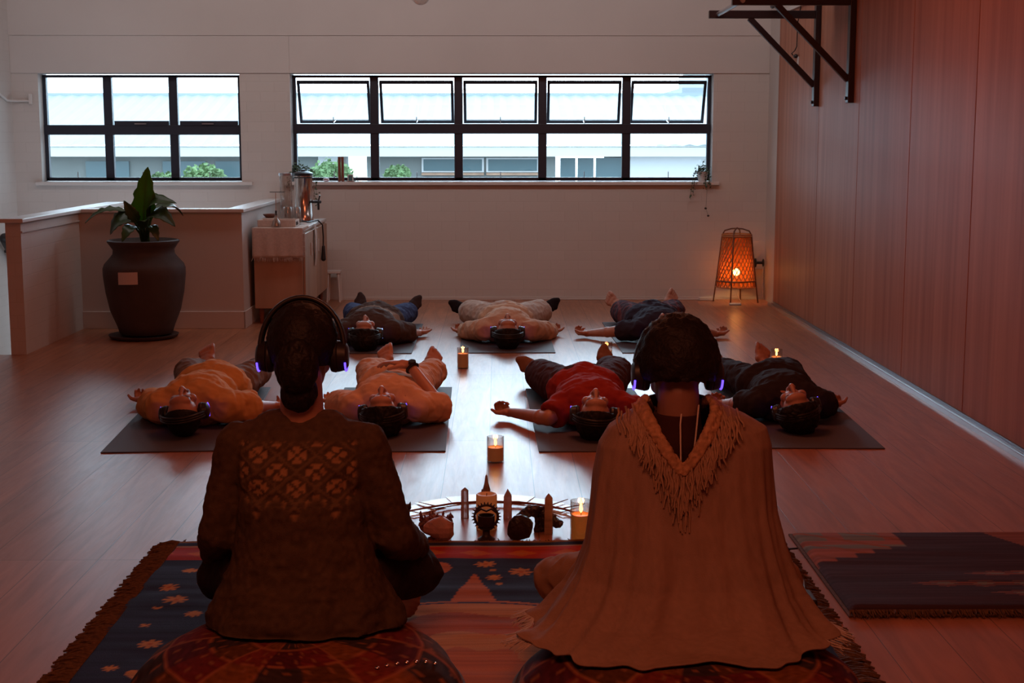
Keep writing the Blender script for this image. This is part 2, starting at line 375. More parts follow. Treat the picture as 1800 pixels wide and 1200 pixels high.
# veneered sliding panels along the right wall
seams = [-1.0, .6, 2.2, 3.6, 4.75, 5.9, 7.07, 8.18, 9.36, 10.53, 12.08]
for a, b in zip(seams[:-1], seams[1:]):
    o = MB().box(2.35, 2.39, a+.004, b-.004, .03, 2.42).build('wall_panel', 'veneer', bevel=.003); o['kind'] = 'structure'
struct(MB().box(2.392, 2.6, -1, 12.081, 0, 2.43), 'wall_right_core', 'brownwood')
struct(MB().box(2.30, 2.35, -1, 12.06, 0, .012).box(2.30, 2.306, -1, 12.06, .012, .022).box(2.325, 2.331, -1, 12.06, .012, .022).box(2.344, 2.35, -1, 12.06, .012, .03), 'trim_track', 'alu')
struct(MB().box(2.33, 2.42, -1, 12.08, 2.42, 2.45), 'trim_7', 'sill')

# ---------------------------------------------------------------- windows
def window(n, X0, X1, Z0, Z1, mull, tz, open_top, dark_bars=()):
    Y0, Y1 = BY+.10, BY+.155
    w = MB(); fw = .03
    w.box(X0, X1, Y0, Y1, Z0, Z0+fw); w.box(X0, X1, Y0, Y1, Z1-.022, Z1); w.box(X0, X0+fw, Y0, Y1, Z0, Z1); w.box(X1-fw, X1, Y0, Y1, Z0, Z1)
    for x in mull: w.box(x-.037, x+.037, Y0, Y1, Z0, Z1)
    w.box(X0, X1, Y0-.008, Y1, tz-.045, tz+.04)
    fr = struct(w, f'window_{n}', 'frame', bevel=.004)
    xs = [X0+fw] + [v for x in mull for v in (x-.037, x+.037)] + [X1-fw]
    for k in range(0, len(xs), 2):
        a, b = xs[k], xs[k+1]
        struct(MB().box(a, b, BY+.125, BY+.13, Z0+fw, tz-.045), 'pane', 'pane', fr)
        top = Z1-.022
        if open_top:
            ang = math.radians(26); H = (top-tz-.04)*1.0
            c, s_ = math.cos(ang), math.sin(ang)
            R = Matrix(((1, 0, 0), (0, c, -s_), (0, s_, c)))   # bottom swings outwards
            org = Vector(((a+b)/2, BY+.13, top-.028)); hw = (b-a)/2-.006
            def P(x, z): return org + R @ Vector((x, 0, -z))
            sm = MB(); t = .012; L = H*1.0
            sm.obox(P(0, t), (hw, .012, t), R); sm.obox(P(0, L-t), (hw, .012, t), R)
            sm.obox(P(-hw+t, L/2), (t, .012, L/2), R); sm.obox(P(hw-t, L/2), (t, .012, L/2), R)
            sa = struct(sm, 'window_sash', 'frame', fr)
            struct(MB().obox(P(0, L/2), (hw-2*t, .002, L/2-2*t), R), 'pane', 'pane', sa)
            # stay arm
            struct(MB().tube([(org.x, BY+.10, tz+.045), P(0, L-.02)], .004, 6).tube([(org.x, BY+.11, tz+.045), (org.x, BY+.11, tz+.10)], .004, 6), 'window_stay', 'alu', fr)
        else:
            struct(MB().box(a, b, BY+.125, BY+.13, tz+.04, top), 'pane', 'pane', fr)
            if k//2 in dark_bars:
                struct(MB().box(a+.02, b-.005, BY+.085, BY+.12, tz+.035, tz+.075), 'window_sash', 'frame', fr)
                struct(MB().box((a+b)/2-.05, (a+b)/2+.05, BY+.07, BY+.085, tz+.045, tz+.055), 'window_latch', 'alu', fr)
        if n == 1 or True:
            struct(MB().tube([((a+b)/2, BY+.10, Z0+fw), ((a+b)/2, BY+.10, Z0+fw+.05)], .004, 6), 'window_stay', 'alu', fr)
    return fr
window(1, LW[0]+.005, LW[1]-.005, LW[2]+.005, LW[3]-.01, [-3.405, -2.835], 1.485, False, (1, 2))
window(2, BW[0]+.005, BW[1]-.005, BW[2]+.005, BW[3]-.01, [-1.083, -.348, .388, 1.124], 1.495, True)
struct(MB().box(-4.02, -2.14, BY-.04, BY+.11, 1.005, 1.035), 'window_sill_left', 'sill', bevel=.005)
struct(MB().box(-1.86, 1.93, BY-.04, BY+.11, 1.005, 1.035), 'window_sill_right', 'sill', bevel=.005)

# ---------------------------------------------------------------- outdoors across the street
struct(MB().box(-60, 60, 13.2, 90, -3.2, -3.1), 'ground', 'street')
b = thing('building', 'long grey commercial building with pale metal roof across the street', 'building', (0, 30, -3.1))
wl = MB()
wl.box(-11, -3.75, 30, 36, -3.1, 1.05); wl.box(-2.75, 1.2, 30, 36, -3.1, 1.05); wl.box(2.65, 12, 30.05, 36, -3.1, 1.05)
wl.build('wall', 'facade', b)
MB().box(2.62, 12, 29.9, 30.05, -3.1, 1.05).build('white_wall', 'facadew', b); MB().box(-3.75, -3.3, 29.9, 30.05, -3.1, 1.05).build('white_pier', 'facadew', b)
MB().box(-11.2, 12.2, 29.6, 36, 1.05, 1.24).build('fascia', 'facadew', b)
rf = MB()
for i in range(78):
    x = -11.2 + i*.3; rf.add([(x, 29.55, 1.27), (x+.15, 29.55, 1.30), (x+.3, 29.55, 1.27), (x, 34.5, 2.42), (x+.15, 34.5, 2.45), (x+.3, 34.5, 2.42)], [(0, 1, 4, 3), (1, 2, 5, 4)])
rf.box(-11.2, 12.2, 34.5, 34.9, 2.38, 2.50); rf.build('roof', 'roof', b)
for x0, x1 in ((-1.6, -.3), (-.25, .85)):
    f = MB().box(x0, x1, 29.94, 30, .72, 1.02).build('window_frame', 'facadew', b)
    MB().box(x0+.04, x1-.04, 29.92, 29.94, .75, .99).build('glazing', 'facadeg', f)
    for q in range(1): MB().box(x0, x1, 29.86, 29.98, .66, .71).build('ledge', 'oak', b)
for x0, x1 in ((1.3, 1.62), (1.66, 2.0), (2.04, 2.58)):
    MB().box(x0, x1, 30.0, 30.06, .1, 1.02).build('glazing', 'facadeg', b)
for x0 in (-8.6, -7.0, -5.9):
    MB().box(x0, x0+.9, 29.95, 30.01, .2, .95).build('glazing', 'facadeg', b)
b = thing('building', 'tall blue-grey stepped building beyond the right end of the metal roof', 'building', (6, 38, -3.1))
MB().box(4.85, 7.2, 38, 44, -3.1, 2.75).box(5.5, 8, 38.2, 44, 2.75, 3.3).build('wall', 'roof', b)
MB().box(4.75, 8.1, 37.9, 38, 1.6, 1.75).build('ledge', 'facadew', b)
def tree(x, y, z, r, label, h=3.0, seed=1):
    t = thing('tree', label, 'tree', (x, y, -3.1), 'trees across the street')
    MB().tube([(x, y, -3.1), (x+.1, y, z-r)], .09, 8).build('trunk', 'bamboodark', t)
    f = MB(); rnd = random.Random(seed)
    for k in range(1500):
        u = rnd.uniform(-1, 1); a = rnd.uniform(0, 6.283); q = r*rnd.uniform(.3, 1)**.5*(1+.3*math.sin(3*a+seed))
        p = Vector((x+q*math.sqrt(1-u*u)*math.cos(a), y+q*math.sqrt(1-u*u)*math.sin(a), z+q*u*.8))
        d = Vector((rnd.gauss(0, 1), rnd.gauss(0, 1), rnd.gauss(0, 1))).normalized(); e = d.orthogonal().normalized(); s = .055
        f.add([p-d*s, p+e*s*.6, p+d*s, p-e*s*.6], [(0, 1, 2, 3)])
    f.build('foliage', 'tree', t)
tree(-3.05, 26, .68, .38, 'round green tree across the street behind the copper tubes', seed=2)
tree(-5.42, 26.5, .62, .36, 'loose green tree seen through the lower right pane of the small window', seed=3)
tree(-6.25, 27, .55, .26, 'small green tree seen through the lower middle pane of the small window', seed=4)
tree(-2.0, 28.5, .68, .22, 'reddish dark bush across the street seen low in the wide window', seed=6)

# ---------------------------------------------------------------- planter
t = thing('plant_pot', 'large dark stoneware urn with flared rim standing before the half wall', 'pot', (-2.51, 10.08, 0))
prof = [(.0, .03), (.17, .03), (.185, .04), (.20, .09), (.245, .2), (.272, .33), (.286, .45), (.286, .50), (.275, .53), (.235, .575), (.215, .60), (.212, .63), (.235, .665), (.25, .685), (.25, .695), (.235, .70), (.222, .68), (.20, .64), (.19, .60), (.0, .60)]
MB().lathe(prof, (-2.51, 10.08, 0), 56).build('urn', 'clay', t, smooth=40)
MB().lathe([(.0, .655), (.19, .65), (.215, .645)], (-2.51, 10.08, 0), 30).build('soil', 'soil', t)
MB().lathe([(0, 0), (.20, 0), (.235, .012), (.245, .028), (.235, .03), (.2, .02), (0, .02)], (-2.53, 10.08, 0), 48).build('saucer', 'clay', t, smooth=40, label='shallow round saucer under the urn')
pn = MB().grid(lambda u, v: (-2.51+.2862*math.sin(-.42+.50*u)*1.005, 10.08-.2875*math.cos(-.42+.50*u)*1.005, .405+.085*v+.004*u), 8, 4)
tag(pn.build('paper_note', 'paper', solid=.002), 'small pink-white paper note taped to the dark urn', 'note')
pl = thing('potted_plant', 'broad-leaved house plant growing out of the dark urn', 'plant', (-2.51, 10.08, .65))
def leaf(parent, base, tip, width, lift, mt, fold=.25, ragged=0, up=None):
    base = Vector(base); tip = Vector(tip); L = (tip-base); side = L.cross(Vector(up or (0, 0, 1)))
    if side.length < 1e-4: side = Vector((1, 0, 0))
    side.normalize(); nrm = side.cross(L).normalized()
    def fn(u, v):
        a = u*2-1; wv = width*(math.sin(math.pi*min(1, v**.8*1.0))**.75+.04)*(1-.25*v)
        if ragged: wv *= 1+ragged*math.sin(v*31+3*a)*.35
        return base + L*v + nrm*(lift*math.sin(math.pi*v)) + side*(a*wv) + nrm*(abs(a)*wv*fold)
    m = MB().grid(fn, 7, 18)
    st = MB().tube([fn(.5, v/9) - nrm*.003 for v in range(10)], [.006*(1-.08*v) for v in range(10)], 6)
    o = m.build('leaf', mt, parent, smooth=True, solid=.0015)
    st.build('leaf_midrib', mt, o, smooth=True)
c0 = Vector((-2.49, 10.08, .65))
def stem(p, q, bow): m = MB().tube([c0+Vector((0.02*math.sin(p[0]*99), 0, 0)), (Vector(p)+c0)/2+Vector(bow), Vector(p)], [.012, .009, .007], 7); m.build('stem', 'leafg', pl, smooth=True)
LV = [((-2.50, 10.06, .80), (-2.44, 10.0, 1.21), .085, .02, 'leafl', (0, -1, .1)),
      ((-2.45, 10.05, .84), (-2.245, 9.98, .96), .085, .10, 'leafg', (0, -.6, 1)),
      ((-2.46, 10.02, .86), (-2.25, 9.94, .80), .075, .07, 'leafg', (0, -.7, 1)),
      ((-2.53, 10.05, .84), (-2.72, 10.0, .74), .085, .07, 'leafg', (0, -.7, 1)),
      ((-2.60, 10.05, .90), (-2.90, 10.02, .82), .03, .06, 'leafg', (0, -.6, 1)),
      ((-2.52, 10.00, .83), (-2.60, 9.94, .98), .045, .02, 'leafg', (0, -1, .2)),
      ((-2.44, 10.0, .80), (-2.36, 9.9, .70), .04, .04, 'leafg', (0, -.6, 1)),
      ((-2.55, 10.0, .80), (-2.60, 9.85, .70), .045, .04, 'leafg', (0.3, -.6, 1)),
      ((-2.44, 10.1, .90), (-2.26, 10.25, .86), .06, .06, 'leafg', (0, -.4, 1)),
      ((-2.48, 10.0, .78), (-2.44, 9.86, .84), .05, .03, 'leafg', (0, -.6, 1))]
for i, (a, b_, w_, l_, m_, u_) in enumerate(LV):
    stem(a, a, (0, 0, .02)); leaf(pl, a, b_, w_, l_, m_, ragged=1.0 if i == 4 else .3, up=u_)

# ---------------------------------------------------------------- sideboard and what stands on it
t = thing('sideboard', 'low pale oak sideboard with tapered legs beside the half wall', 'cabinet', (-1.67, 11.5, 0))
MB().box(-1.86, -1.49, 10.82, 12.25, .12, .705).build('body', 'oak', t, bevel=.004)
MB().box(-1.865, -1.48, 10.80, 12.27, .706, .73).build('worktop', 'ctop', t, bevel=.004, label='white laminate top')
for a, b_ in ((10.84, 11.53), (11.54, 12.23)):
    d = MB().box(-1.489, -1.472, a, b_, .135, .69).build('door', 'oak', t, bevel=.003)
    MB().box(-1.471, -1.462, (a+b_)/2-.02 if a < 11 else b_-.64, (a+b_)/2 if a < 11 else b_-.62, .5, .6).build('handle', 'sill', d)
for x in (-1.82, -1.53):
    for y in (10.88, 12.19): MB().cone((x, y, .12), (x, y, 0), .022, .014).build('leg', 'brownwood', t)
def fringe(name, pts, L, mt, parent, n=60, r=.002, droop=(0, 0, -1), jit=.25, lab=None, seg=4):
    rnd = random.Random(len(pts)+n); f = MB(); pts = [Vector(p) for p in pts]
    cum = [0]
    for i in range(1, len(pts)): cum.append(cum[-1]+(pts[i]-pts[i-1]).length)
    for k in range(n):
        s = cum[-1]*(k+rnd.random()*.7)/n; i = max(j for j in range(len(pts)-1) if cum[j] <= s+1e-9)
        p = pts[i].lerp(pts[i+1], (s-cum[i])/max(1e-6, cum[i+1]-cum[i])); d = Vector(droop)
        j = Vector([rnd.gauss(0, jit) for _ in range(3)]); j -= d*j.dot(d); l = L*rnd.uniform(.75, 1.1)
        f.tube([p, p+d*l*.5+j*l*.25, p+d*l+j*l*.6], [r, r, r*.5], seg)
    o = f.build(name, mt, parent); o['kind'] = 'stuff'; return o
cl = thing('table_runner', 'fringed linen cloth hanging over the front end of the sideboard', 'cloth', (-1.67, 10.8, .73))
MB().grid(lambda u, v: (-1.865+.385*u, 11.15-.36*min(1, v*2)-.006*math.sin(u*24)*max(0, v*2-1), .734 if v < .5 else .734-.225*(v*2-1)), 30, 21).build('fabric', 'linen', cl, smooth=True, solid=.003)
fringe('fringe', [(-1.863, 10.79, .512), (-1.482, 10.79, .512)], .03, 'linen', cl, 70)
fringe('fringe', [(-1.477, 10.79, .52), (-1.477, 10.79, .73), (-1.477, 11.0, .735)], .02, 'linen', cl, 60, droop=(1, 0, -.3))
# woven tray box
t = thing('storage_box', 'low woven tray box on the front of the sideboard', 'box', (-1.70, 10.98, .737))
tb = MB()
tb.box(-1.84, -1.55, 10.90, 11.12, .738, .745)
for a in ((-1.84, -1.55, 10.90, 10.908), (-1.84, -1.55, 11.112, 11.12), (-1.84, -1.832, 10.908, 11.112), (-1.558, -1.55, 10.908, 11.112)): tb.box(*a, .745, .79)
tb.build('tray', 'linen', t, bevel=.002)
for q in range(4): MB().box(-1.551, -1.5475, 10.93+.03*q, 10.94+.03*q, .75, .775).build('slot', 'black', t)
# glass decanter with long stirrer
t = thing('decanter', 'small glass decanter with a tall brass stem and cross rod on the sideboard', 'decanter', (-1.69, 10.86, .737))
MB().lathe([(0, .0), (.035, .0), (.038, .01), (.03, .04), (.012, .07), (.010, .10), (.014, .105), (.011, .106), (.007, .10), (.010, .07), (.027, .04), (.034, .012), (0, .006)], (-1.69, 10.86, .738), 24).build('flask', 'glass', t, smooth=True)
MB().cone((-1.69, 10.86, .83), (-1.69, 10.86, .865), .009, .007).build('stopper', 'black', t)
MB().tube([(-1.69, 10.86, .865), (-1.69, 10.86, 1.0)], .003, 6).build('stem', 'oak', t)
MB().tube([(-1.735, 10.86, 1.005), (-1.62, 10.86, 1.005)], .0025, 6).build('rod', 'black', t)
# bowl
t = MB().lathe([(0, 0), (.03, 0), (.05, .02), (.055, .03), (.05, .03), (.03, .008), (0, .006)], (-1.80, 11.25, .79), 24)
tag(t.build('bowl', 'brownwood', smooth=True), 'small brown wooden bowl behind the tray box', 'bowl')
s_ = MB().box(-1.855, -1.745, 11.19, 11.31, .731, .789); tag(s_.build('carton', 'linen', bevel=.003), 'small plain carton carrying the wooden bowl', 'box')
# tall steel urn
t = thing('drink_urn', 'tall polished steel drink urn with black lid and front tap', 'urn', (-1.60, 11.75, .731))
MB().lathe([(0, 0), (.078, 0), (.078, .06), (.074, .065), (.074, .36), (.078, .365), (.078, .375), (0, .375)], (-1.60, 11.75, .731), 40).build('cylinder', 'steel', t, smooth=40)
MB().lathe([(0, .375), (.08, .375), (.08, .395), (.05, .41), (.02, .412), (.02, .425), (0, .427)], (-1.60, 11.75, .731), 32).build('lid', 'black', t, smooth=40)
MB().tube([(-1.515, 11.7, 1.08), (-1.50, 11.69, .9)], .006, 8).tube([(-1.53, 11.68, 1.08), (-1.505, 11.66, .9)], .004, 8).build('sight_tube', 'glass', t)
MB().tube([(-1.53, 11.71, .895), (-1.45, 11.67, .895)], .012, 8).tube([(-1.47, 11.68, .895), (-1.47, 11.68, .83)], .009, 8).tube([(-1.47, 11.68, .90), (-1.455, 11.67, .95)], .006, 8).build('tap', 'black', t)
MB().tube([(-1.60+.082*math.cos(a*.3), 11.75+.082*math.sin(a*.3), 1.09) for a in range(21)], .004, 6, closed=True).build('band', 'black', t)
t = thing('glass_cylinder', 'clear tall glass cylinder standing left of the steel urn', 'glass', (-1.71, 11.62, .731))
MB().lathe([(0, 0), (.05, 0), (.05, .38), (.047, .38), (.047, .01), (0, .01)], (-1.72, 11.6, .731), 32).build('tube', 'glass', t, smooth=40)
MB().lathe([(.045, .38), (.056, .38), (.056, .40), (.045, .40)], (-1.72, 11.6, .731), 32).build('rim', 'alu', t, smooth=40)
for i, (x, y) in enumerate(((-1.675, 11.36), (-1.60, 11.33))):
    j = MB().lathe([(0, 0), (.034, 0), (.038, .02), (.036, .12), (.028, .14), (.026, .14), (.033, .118), (.034, .02), (0, .008)], (x, y, .731), 24)
    tag(j.build('glass_jar', 'glass', smooth=True), ['clear glass jar nearer the half wall, before the steel urn', 'clear glass jar nearer the room, before the steel urn'][i], 'jar', 'glass jars on the sideboard')
t = thing('power_cable', 'black cable with a hanging plug draped over the sideboard edge', 'cable', (-1.5, 11.5, .735))
MB().tube([(-1.66, 11.55, .74), (-1.60, 11.42, .76), (-1.53, 11.48, .742), (-1.485, 11.75, .742), (-1.458, 11.82, .70), (-1.452, 11.82, .6), (-1.452, 11.80, .50)], .006, 8).build('cord', 'black', t, smooth=True)
MB().cap((-1.45, 11.80, .52), (-1.45, 11.79, .42), .013, .02).build('plug', 'black', t, smooth=True)
tw = MB().grid(lambda u, v: (-1.468-.0*u+.012*math.sin(v*3.14), 11.34+.09*u+.004*math.sin(v*9), .734-.33*v), 6, 14)
tag(tw.build('hand_towel', 'linen', solid=.004), 'narrow cream towel hanging on the sideboard door', 'towel')
t = thing('stool', 'small white wooden stool tucked behind the sideboard', 'stool', (-1.40, 12.35, 0))
MB().box(-1.50, -1.37, 12.29, 12.45, .25, .27).build('seat', 'sill', t, bevel=.003)
for x, y in ((-1.48, 12.31), (-1.39, 12.31), (-1.48, 12.43), (-1.39, 12.43)): MB().cone((x, y, .25), (x+(.01 if x > -1.45 else -.01), y, 0), .012, .01).build('leg', 'sill', t)

# ---------------------------------------------------------------- on the window sill
def small_leaves(f, p, n, spread, rnd, s=.014):
    for k in range(n):
        q = Vector(p)+Vector([rnd.gauss(0, spread) for _ in range(3)])
        d = Vector([rnd.gauss(0, 1) for _ in range(3)]).normalized(); e = d.orthogonal().normalized(); ss = s*rnd.uniform(.6, 1.3)
        f.add([q-d*ss, q-d*ss*.2+e*ss*.6, q+d*ss, q-d*ss*.2-e*ss*.6], [(0, 1, 2, 3)])
def trailing(name, label, c, trails, seed, lab_pot, potm):
    rnd = random.Random(seed); t = thing('trailing_plant', label, 'plant', c)
    MB().lathe([(0, 0), (.036, 0), (.048, .08), (.052, .085), (.046, .085), (.04, .07), (0, .07)], c, 28).build('pot', potm, t, smooth=40)
    f = MB(); small_leaves(f, (c[0], c[1], c[2]+.11), 110, .028, rnd); f.build('foliage', 'ivy', t)
    for tr in trails:
        s = MB().tube(tr, .0015, 5).build('stem', 'ivy', t); lf = MB()
        for p, q in zip(tr[:-1], tr[1:]):
            for k in range(5): small_leaves(lf, Vector(p).lerp(Vector(q), (k+.5)/5), 2, .010, rnd, .012)
        lf.build('leaves', 'ivy', s)
    return t
trailing('ivy', 'ivy in a pot on the left end of the wide window sill behind the urn', (-1.75, 12.53, 1.036),
         [[(-1.70, 12.5, 1.13), (-1.62, 12.45, 1.15), (-1.585, 12.43, 1.05), (-1.58, 12.43, .93)], [(-1.69, 12.5, 1.12), (-1.64, 12.44, 1.08), (-1.60, 12.43, .95), (-1.57, 12.43, .82)], [(-1.7, 12.48, 1.14), (-1.65, 12.44, 1.16), (-1.60, 12.44, 1.12)], [(-1.8, 12.48, 1.1), (-1.82, 12.44, 1.02), (-1.80, 12.43, .95)]], 3, '', 'clay')
trailing('ivy', 'trailing plant in a small white pot on the right end of the window sill', (1.79, 12.53, 1.036),
         [[(1.75, 12.5, 1.13), (1.70, 12.45, 1.10), (1.685, 12.44, 1.0), (1.67, 12.44, .89)], [(1.78, 12.5, 1.13), (1.735, 12.46, 1.12), (1.71, 12.45, 1.04), (1.70, 12.44, .93)], [(1.81, 12.5, 1.13), (1.84, 12.44, 1.05), (1.845, 12.44, 1.0)], [(1.82, 12.5, 1.12), (1.80, 12.44, 1.03), (1.81, 12.44, .97)]], 5, '', 'sill')
t = thing('hanging_seed_string', 'thin string with two dark pods hanging below the right sill plant', 'string', (1.82, 12.44, 1.03))
MB().tube([(1.822, 12.44, 1.04), (1.812, 12.44, .81), (1.832, 12.44, .745)], .0012, 5).build('thread', 'ivy', t)
for x, z in ((1.81, .805), (1.834, .74)): MB().ell((x, 12.44, z), (.011, .009, .009)).build('pod', 'stone', t, smooth=True)
for i, (x, h) in enumerate(((-1.385, .215), (-1.357, .215))):
    o = MB().lathe([(0, 0), (.013, 0), (.013, h), (.010, h), (.010, h-.01), (0, h-.01)], (x, 12.50, 1.036), 20)
    tag(o.build('copper_tube', 'brownwood', smooth=40), ['tall red-brown tube on the window sill, the left one of the pair', 'tall red-brown tube on the window sill, the right one of the pair'][i], 'tube', 'red-brown tubes on the sill')
t = thing('picture_frame', 'tiny white picture frame on the sill right of the brown tubes', 'frame', (-1.29, 12.5, 1.036))
fr = MB()
for a in ((-1.315, -1.265, 1.036, 1.043), (-1.315, -1.265, 1.09, 1.097), (-1.315, -1.307, 1.043, 1.09), (-1.273, -1.265, 1.043, 1.09)): fr.box(a[0], a[1], 12.50, 12.506, a[2], a[3])
fr.build('frame', 'sill', t); MB().box(-1.307, -1.273, 12.502, 12.504, 1.043, 1.09).build('picture', 'facadeg', t)
o = MB().ell((-1.50, 12.49, 1.052), (.028, .02, .016)); tag(o.build('sea_shell', 'rose', smooth=True), 'pale sea shell on the sill between ivy and brown tubes', 'shell')
o = MB().box(-1.34, -1.25, 12.465, 12.49, 1.036, 1.042); tag(o.build('incense_holder', 'brownwood', bevel=.002), 'flat brown incense holder lying before the tiny frame', 'holder')

# ---------------------------------------------------------------- bamboo lamp
LX, LYY = 2.06, 12.27
t = thing('bamboo_lamp', 'glowing woven bamboo lantern lamp on four pole legs in the corner', 'lamp', (LX, LYY, 0))
def rad(z): return .168-(z-.13)*(.168-.118)/(.585-.13)
wv = MB(); NS = 26
for sgn in (1, -1):
    for k in range(NS):
        pts = []
        for i in range(15):
            z = .135+.435*i/14; a = 2*math.pi*k/NS + sgn*i/14*1.55; r = rad(z)+.0015*sgn; pts.append((LX+r*math.cos(a), LYY+r*math.sin(a), z))
        wv.tube(pts, .0046, 4)
wv.build('woven_shade', 'bamboo', t)
li = MB().grid(lambda u, v: (LX+(rad(.14+.43*v)-.006)*math.cos(u*2*math.pi), LYY+(rad(.14+.43*v)-.006)*math.sin(u*2*math.pi), .14+.43*v), 48, 6, cu=True)
lm = bpy.data.materials.new('thin_bamboo_lining'); lm.use_nodes = True; nt = lm.node_tree; nt.nodes.remove(nt.nodes['Principled BSDF'])
d1 = nt.nodes.new('ShaderNodeBsdfTranslucent'); d1.inputs[0].default_value = (.85, .20, .02, 1); d2 = nt.nodes.new('ShaderNodeBsdfTransparent'); d2.inputs[0].default_value = (1, .75, .5, 1)
ms = nt.nodes.new('ShaderNodeMixShader'); ms.inputs[0].default_value = .5; nt.links.new(d1.outputs[0], ms.inputs[2]); nt.links.new(d2.outputs[0], ms.inputs[1]); nt.links.new(ms.outputs[0], nt.nodes['Material Output'].inputs[0])
li.build('lining', lm, t, smooth=True)
def ring(z, r, tr, n=40): return [(LX+r*math.cos(2*math.pi*i/n), LYY+r*math.sin(2*math.pi*i/n), z) for i in range(n)]
for z, q in ((.19, .007), (.135, .004), (.575, .008), (.590, .006)): MB().tube(ring(z, rad(z)+.006, q), q, 6, closed=True).build('hoop', 'bamboodark' if z in (.19,) else 'bamboo', t, smooth=True)
for k in range(4):
    a = math.radians([-112, -20, 68, 160][k]); c, s = math.cos(a), math.sin(a)
    MB().tube([(LX+.195*c, LYY+.195*s, 0), (LX+(rad(.3)+.008)*c, LYY+(rad(.3)+.008)*s, .3), (LX+(rad(.58)+.008)*c, LYY+(rad(.58)+.008)*s, .585), (LX+.105*c, LYY+.105*s, .62), (LX+.05*c, LYY+.05*s, .637), (LX, LYY, .640)], .0065, 8).build('leg', 'bamboodark', t, smooth=True)
MB().ell((LX, LYY, .642), .009).build('finial', 'bamboodark', t, smooth=True)
MB().tube([(LX, LYY, .205), (LX, LYY, .235)], .016, 12).tube([(LX, LYY, .205), (LX+.168, LYY, .19)], .004, 6).tube([(LX, LYY, .205), (LX-.168, LYY, .19)], .004, 6).build('bulb_holder', 'sill', t)
MB().ell((LX, LYY, .262), .031).build('bulb', 'bulb', t, smooth=True, label='small round bulb shining white')
pl_ = bpy.data.lights.new('lamp_bulb_light', 'POINT'); pl_.energy = 10; pl_.color = (1, .36, .07); pl_.shadow_soft_size = .033
po = bpy.data.objects.new('lamp_bulb_light', pl_); COL.objects.link(po); po.location = (LX, LYY, .262)
t = thing('power_strip', 'white foot switch on the floor at the bamboo lamp', 'switch', (2.03, 12.05, 0))
MB().box(1.97, 2.07, 12.02, 12.07, 0, .018).build('body', 'switch', t, bevel=.006)
MB().box(2.0, 2.03, 12.03, 12.06, .018, .021).build('rocker', 'sill', t, bevel=.002)
t = thing('power_strip', 'white power strip lying along the wall left of the bamboo lamp', 'power strip', (1.84, 12.42, 0))
MB().box(1.76, 1.90, 12.38, 12.43, 0, .03).build('body', 'switch', t, bevel=.006)
MB().tube([(1.76, 12.405, .012), (1.5, 12.44, .006), (1.0, 12.46, .006), (.2, 12.465, .006)], .005, 6).build('cord', 'switch', t, smooth=True)
t = MB().tube([(LX-.02, LYY+.02, .204), (LX+.02, LYY+.02, .06), (LX+.04, LYY-.06, .006), (2.06, 12.1, .006), (2.055, 12.068, .010)], .003, 6)
tag(t.build('lamp_cord', 'switch', smooth=True), 'thin pale cord on the floor under the bamboo lamp', 'cord')
t = thing('water_valve', 'small black valve wheel on a wall pipe right of the bamboo lamp', 'valve', (2.31, 12.47, .33))
MB().tube([(2.25, 12.5, .33), (2.25, 12.42, .33)], .012, 10).tube([(2.25, 12.42, .33), (2.32, 12.42, .33)], .012, 10).build('body', 'black', t)
MB().tube([(2.253, 12.42+.035*math.cos(a*.524), .33+.035*math.sin(a*.524)) for a in range(12)], .006, 6, closed=True).tube([(2.253, 12.385, .33), (2.253, 12.455, .33)], .005, 6).build('wheel', 'black', t)
MB().tube([(2.322, 12.42+.03*math.cos(a*.524), .33+.03*math.sin(a*.524)) for a in range(12)], .006, 6, closed=True).tube([(2.322, 12.39, .33), (2.322, 12.45, .33)], .005, 6).build('wheel', 'black', t)
o = MB().tube([(2.12, 12.485, .272), (2.33, 12.485, .272), (2.335, 12.485, .02)], .008, 8); tag(o.build('wall_pipe', 'sill', smooth=True), 'thin white pipe running down the corner beside the lamp', 'pipe')

# ---------------------------------------------------------------- wall-mounted exercise bar
t = thing('pull_up_frame', 'black steel pull-up frame with two braced arms on the wood wall', 'pull-up bar', (2.35, 10.1, 2.0))
for Y in (10.57, 9.54):
    MB().box(2.31, 2.35, Y-.035, Y+.035, 1.64, 2.75).build('post', 'blacksteel', t, bevel=.003)
    MB().box(1.535, 2.31, Y-.022, Y+.022, 2.272, 2.328).build('arm', 'blacksteel', t, bevel=.003)
    a = Vector((1.83, Y, 2.275)); b_ = Vector((2.315, Y, 1.79))
    d = (b_-a).normalized(); R = Matrix((d, Vector((0, 1, 0)), d.cross(Vector((0, 1, 0))))).transposed()
    MB().obox((a+b_)/2, ((b_-a).length/2, .02, .02), R).build('brace', 'blacksteel', t, bevel=.003)
    for z in (1.67, 2.4): MB().cone((2.315, Y, z), (2.296, Y, z), .012, .012, 6).build('bolt', 'blacksteel', t)
MB().tube([(1.60, 10.59, 2.30), (1.60, 9.50, 2.30)], .017, 12).build('grip_bar', 'alu', t, smooth=40)
MB().tube([(2.0, 10.59, 2.36), (2.0, 9.50, 2.36)], .017, 12).build('grip_bar', 'blacksteel', t, smooth=40)
t = thing('wall_speaker', 'black box speaker hanging above the pull-up arms', 'speaker', (2.05, 9.9, 2.5))
MB().add([(1.86, 9.75, 2.345), (2.28, 9.75, 2.40), (1.86, 10.15, 2.36), (2.28, 10.15, 2.42), (1.86, 9.75, 2.62), (2.28, 9.75, 2.66), (1.86, 10.15, 2.62), (2.28, 10.15, 2.66)], [(0, 2, 3, 1), (4, 5, 7, 6), (0, 1, 5, 4), (2, 6, 7, 3), (0, 4, 6, 2), (1, 3, 7, 5)]).build('cabinet', 'black', t, bevel=.01)
MB().box(2.26, 2.35, 9.9, 9.98, 2.48, 2.56).build('mount', 'blacksteel', t)
